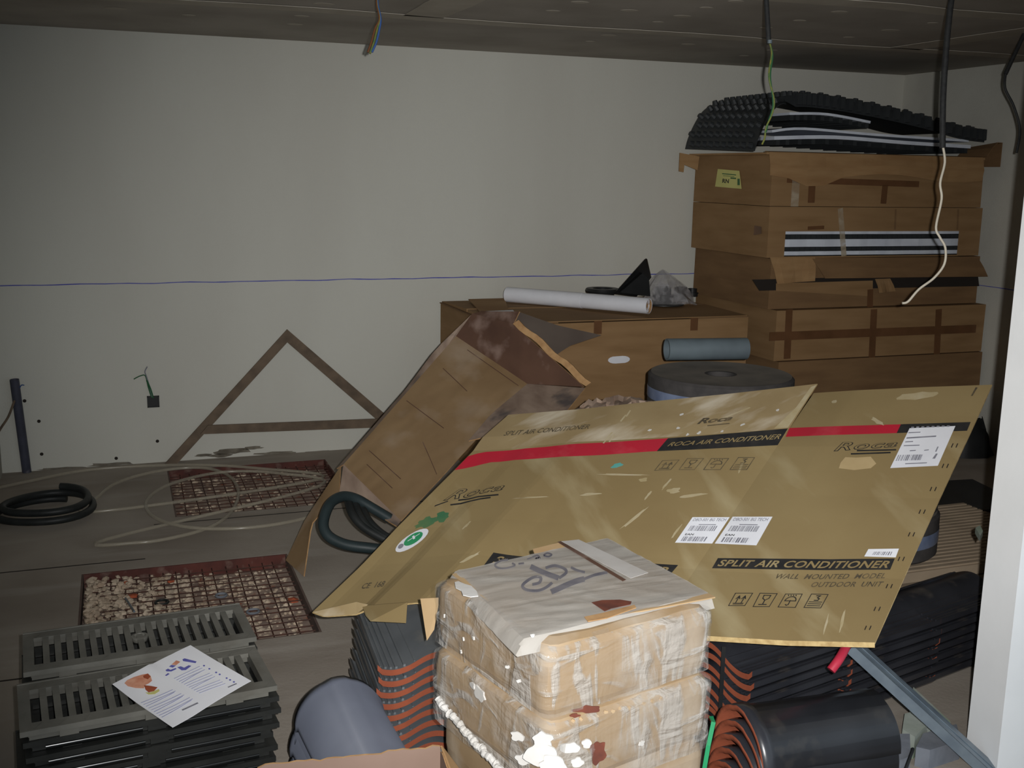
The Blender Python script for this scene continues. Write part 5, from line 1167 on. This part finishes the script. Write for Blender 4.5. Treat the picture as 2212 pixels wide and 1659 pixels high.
g = [[V((2.97+(.262-.16*v)*math.cos(t), 3.66+(.262-.16*v)*math.sin(t), .47+.045*math.sin(v*3.0)+.012*math.sin(t*7+v*5))) for v in (0, .3, .6, 1)] for t in [2*math.pi*i/30 for i in range(31)]]
tag(MB().sheet(g, .0008).build('film_cover', MT['bag'], smooth=.5), 'clear film cover puffed over the foam roll at the right', 'plastic film')
q = [P(x, y, z=.003) for x, y in ((2078, 1090), (2140, 1150), (2165, 1200), (2120, 1172), (2068, 1130))]
q = [V((3.42, 4.18, .004)), V((4.3, 4.1, .004)), V((4.4, 4.6, .004)), V((3.5, 4.7, .004))]
tag(MB().prism(q, (0, 0, .012)).build('dark_mat', MT['dimple'], org=(3.9, 4.4, 0)), 'dark flat mat on the floor behind the ribbed slabs', 'mat')
g = []
cB = P(2105, 985, z=0.0)
for i in range(19):
    t = 2*math.pi*i/18; g.append([V((cB.x+(.16*(1-v*.6)+.03*noise.noise(V((t*2, v*4, 1))))*math.cos(t), cB.y+.05+(.12*(1-v*.6)+.03*noise.noise(V((t*2, v*4, 5))))*math.sin(t), .003+.22*v+.03*noise.noise(V((t, v*3, 8)))*v)) for v in (0, .25, .5, .75, 1)])
tag(MB().sheet(g, .002).build('crumpled_bag', MT['black'], smooth=.5), 'crumpled dark plastic bag on the floor by the right wall', 'plastic bag')
def chunk(name, pxs, z, h, mt, lab, cat='plaster chunk', grp='broken chunks by the partition'):
    pts = [P(x, y, z=z) for x, y in pxs]; tag(MB().prism(pts, (0, 0, h)).build(name, mt, org=(pts[0].x, pts[0].y, z)), lab, cat, grp)
chunk('broken_block', ((1962, 1560), (1970, 1515), (2050, 1592), (2000, 1612)), .0, .05, MT['chunk'], 'pale greenish broken block half under the steel stud')
chunk('broken_block', ((1945, 1622), (1950, 1588), (1978, 1580), (1998, 1612), (1972, 1640)), .0, .07, MT['chunk'], 'small pale block between the ridge tiles and the stud')
chunk('broken_block', ((1975, 1655), (1990, 1625), (2062, 1604), (2072, 1640), (2005, 1662)), .0, .06, MT['chunkg'], 'wide grey block at the foot of the partition')
chunk('broken_block', ((1905, 1670), (1925, 1640), (1960, 1640), (1962, 1690), (1925, 1705)), .0, .08, MT['chunkg'], 'grey block at the bottom edge beside the black ridge tiles')
a, b = P(1955, 1665, z=.09), P(1972, 1618, z=.085); tag(MB().tube([a, b], .005, 8).build('dark_rod', MT['black']), 'thin dark rod lying across the grey blocks', 'rod')
q = [P(x, y, z=.10) for x, y in ((2086, 1237), (2100, 1230), (2112, 1245), (2104, 1262), (2090, 1252))]
tag(MB().prism([p+V((0, 0, .16)) for p in [P(x, y, z=.30) for x, y in ((2096, 1248), (2106, 1242), (2112, 1256), (2106, 1268))]], (0, 0, .02)).build('pale_scrap', MT['chunk']), 'small pale scrap on top of the far right tile pile', 'scrap')
# ================================================================== HANGING CABLES
def hang(pts, r, mt, name, parent=None, n=8): return MB().tube(catmull(pts, 6), r, n).build(name, mt, parent, smooth=.8)
def column(px_top, zt=ZC): return P(px_top[0], px_top[1], z=zt)
# bundle of three wires, left
t = P(816, -26, z=ZC); dd = dep(t); R_ = empty('ceiling_wires', t, 'twisted coloured wires hanging from the ceiling left of centre', 'wires')
for k, (off, mt) in enumerate(((0, 'wy'), (3, 'wb'), (-3, 'wn'))):
    hang([t+V((0, 0, .0)), P(815+off*.3, 8, d=dd), P(821+off*.4, 40, d=dd), P(815+off*1.6, 62, d=dd), P(808+off*1.8, 90, d=dd), P(799+off*1.5, 116-abs(off), d=dd)], .0042, MT[mt], 'wire', R_)
# conduit with earth wire, centre right
t = P(1654, -24, z=ZC); dd = dep(t); R_ = empty('ceiling_conduit', t, 'dark conduit with a green-yellow wire hanging before the dimpled sheet', 'conduit')
hang([t, P(1657, 30, d=dd), P(1661, 94, d=dd)], .0095, MT['conduit'], 'conduit', R_)
hang([P(1661, 88, d=dd), P(1667, 115, d=dd), P(1661, 165, d=dd), P(1672, 215, d=dd), P(1668, 245, d=dd), P(1655, 275, d=dd), P(1652, 298, d=dd), P(1646, 312, d=dd)], .0036, MT['wy'], 'wire', R_)
hang([P(1662, 90, d=dd), P(1669, 120, d=dd), P(1664, 165, d=dd), P(1670, 225, d=dd), P(1660, 262, d=dd), P(1655, 285, d=dd)], .003, MT['wg'], 'wire', R_)
MB().lathe([(.0001, -.008), (.009, -.006), (.009, .006), (.0001, .008)], P(1663, 90, d=dd-.01), 12).build('connector', MT['greypipe'], R_, smooth=.7)
# long conduit with white wire, right
t = P(2058, -20, z=ZC); dd = dep(t); R_ = empty('ceiling_conduit', t, 'long dark conduit with a white wire hanging in front of the carton stack', 'conduit')
hang([t, P(2050, 40, d=dd), P(2042, 130, d=dd), P(2037, 220, d=dd), P(2036, 320, d=dd)], .0115, MT['conduit'], 'conduit', R_, 10)
hang([P(2036, 312, d=dd), P(2041, 350, d=dd), P(2031, 395, d=dd), P(2034, 430, d=dd), P(2022, 490, d=dd), P(2030, 512, d=dd), P(2042, 535, d=dd), P(2040, 570, d=dd), P(2018, 600, d=dd), P(1985, 625, d=dd), P(1962, 651, d=dd), P(1949, 655, d=dd)], .0046, MT['ww'], 'wire', R_)
t = P(2214, 70, z=ZC); dd = dep(t); R_ = empty('ceiling_cable', t, 'dark cable curling down at the top right picture edge', 'cable')
hang([t, P(2195, 110, d=dd), P(2172, 160, d=dd)], .010, MT['conduit'], 'cable', R_); hang([P(2173, 155, d=dd), P(2171, 190, d=dd), P(2190, 230, d=dd), P(2203, 280, d=dd), P(2196, 330, d=dd)], .006, MT['conduit'], 'cable_tail', R_)
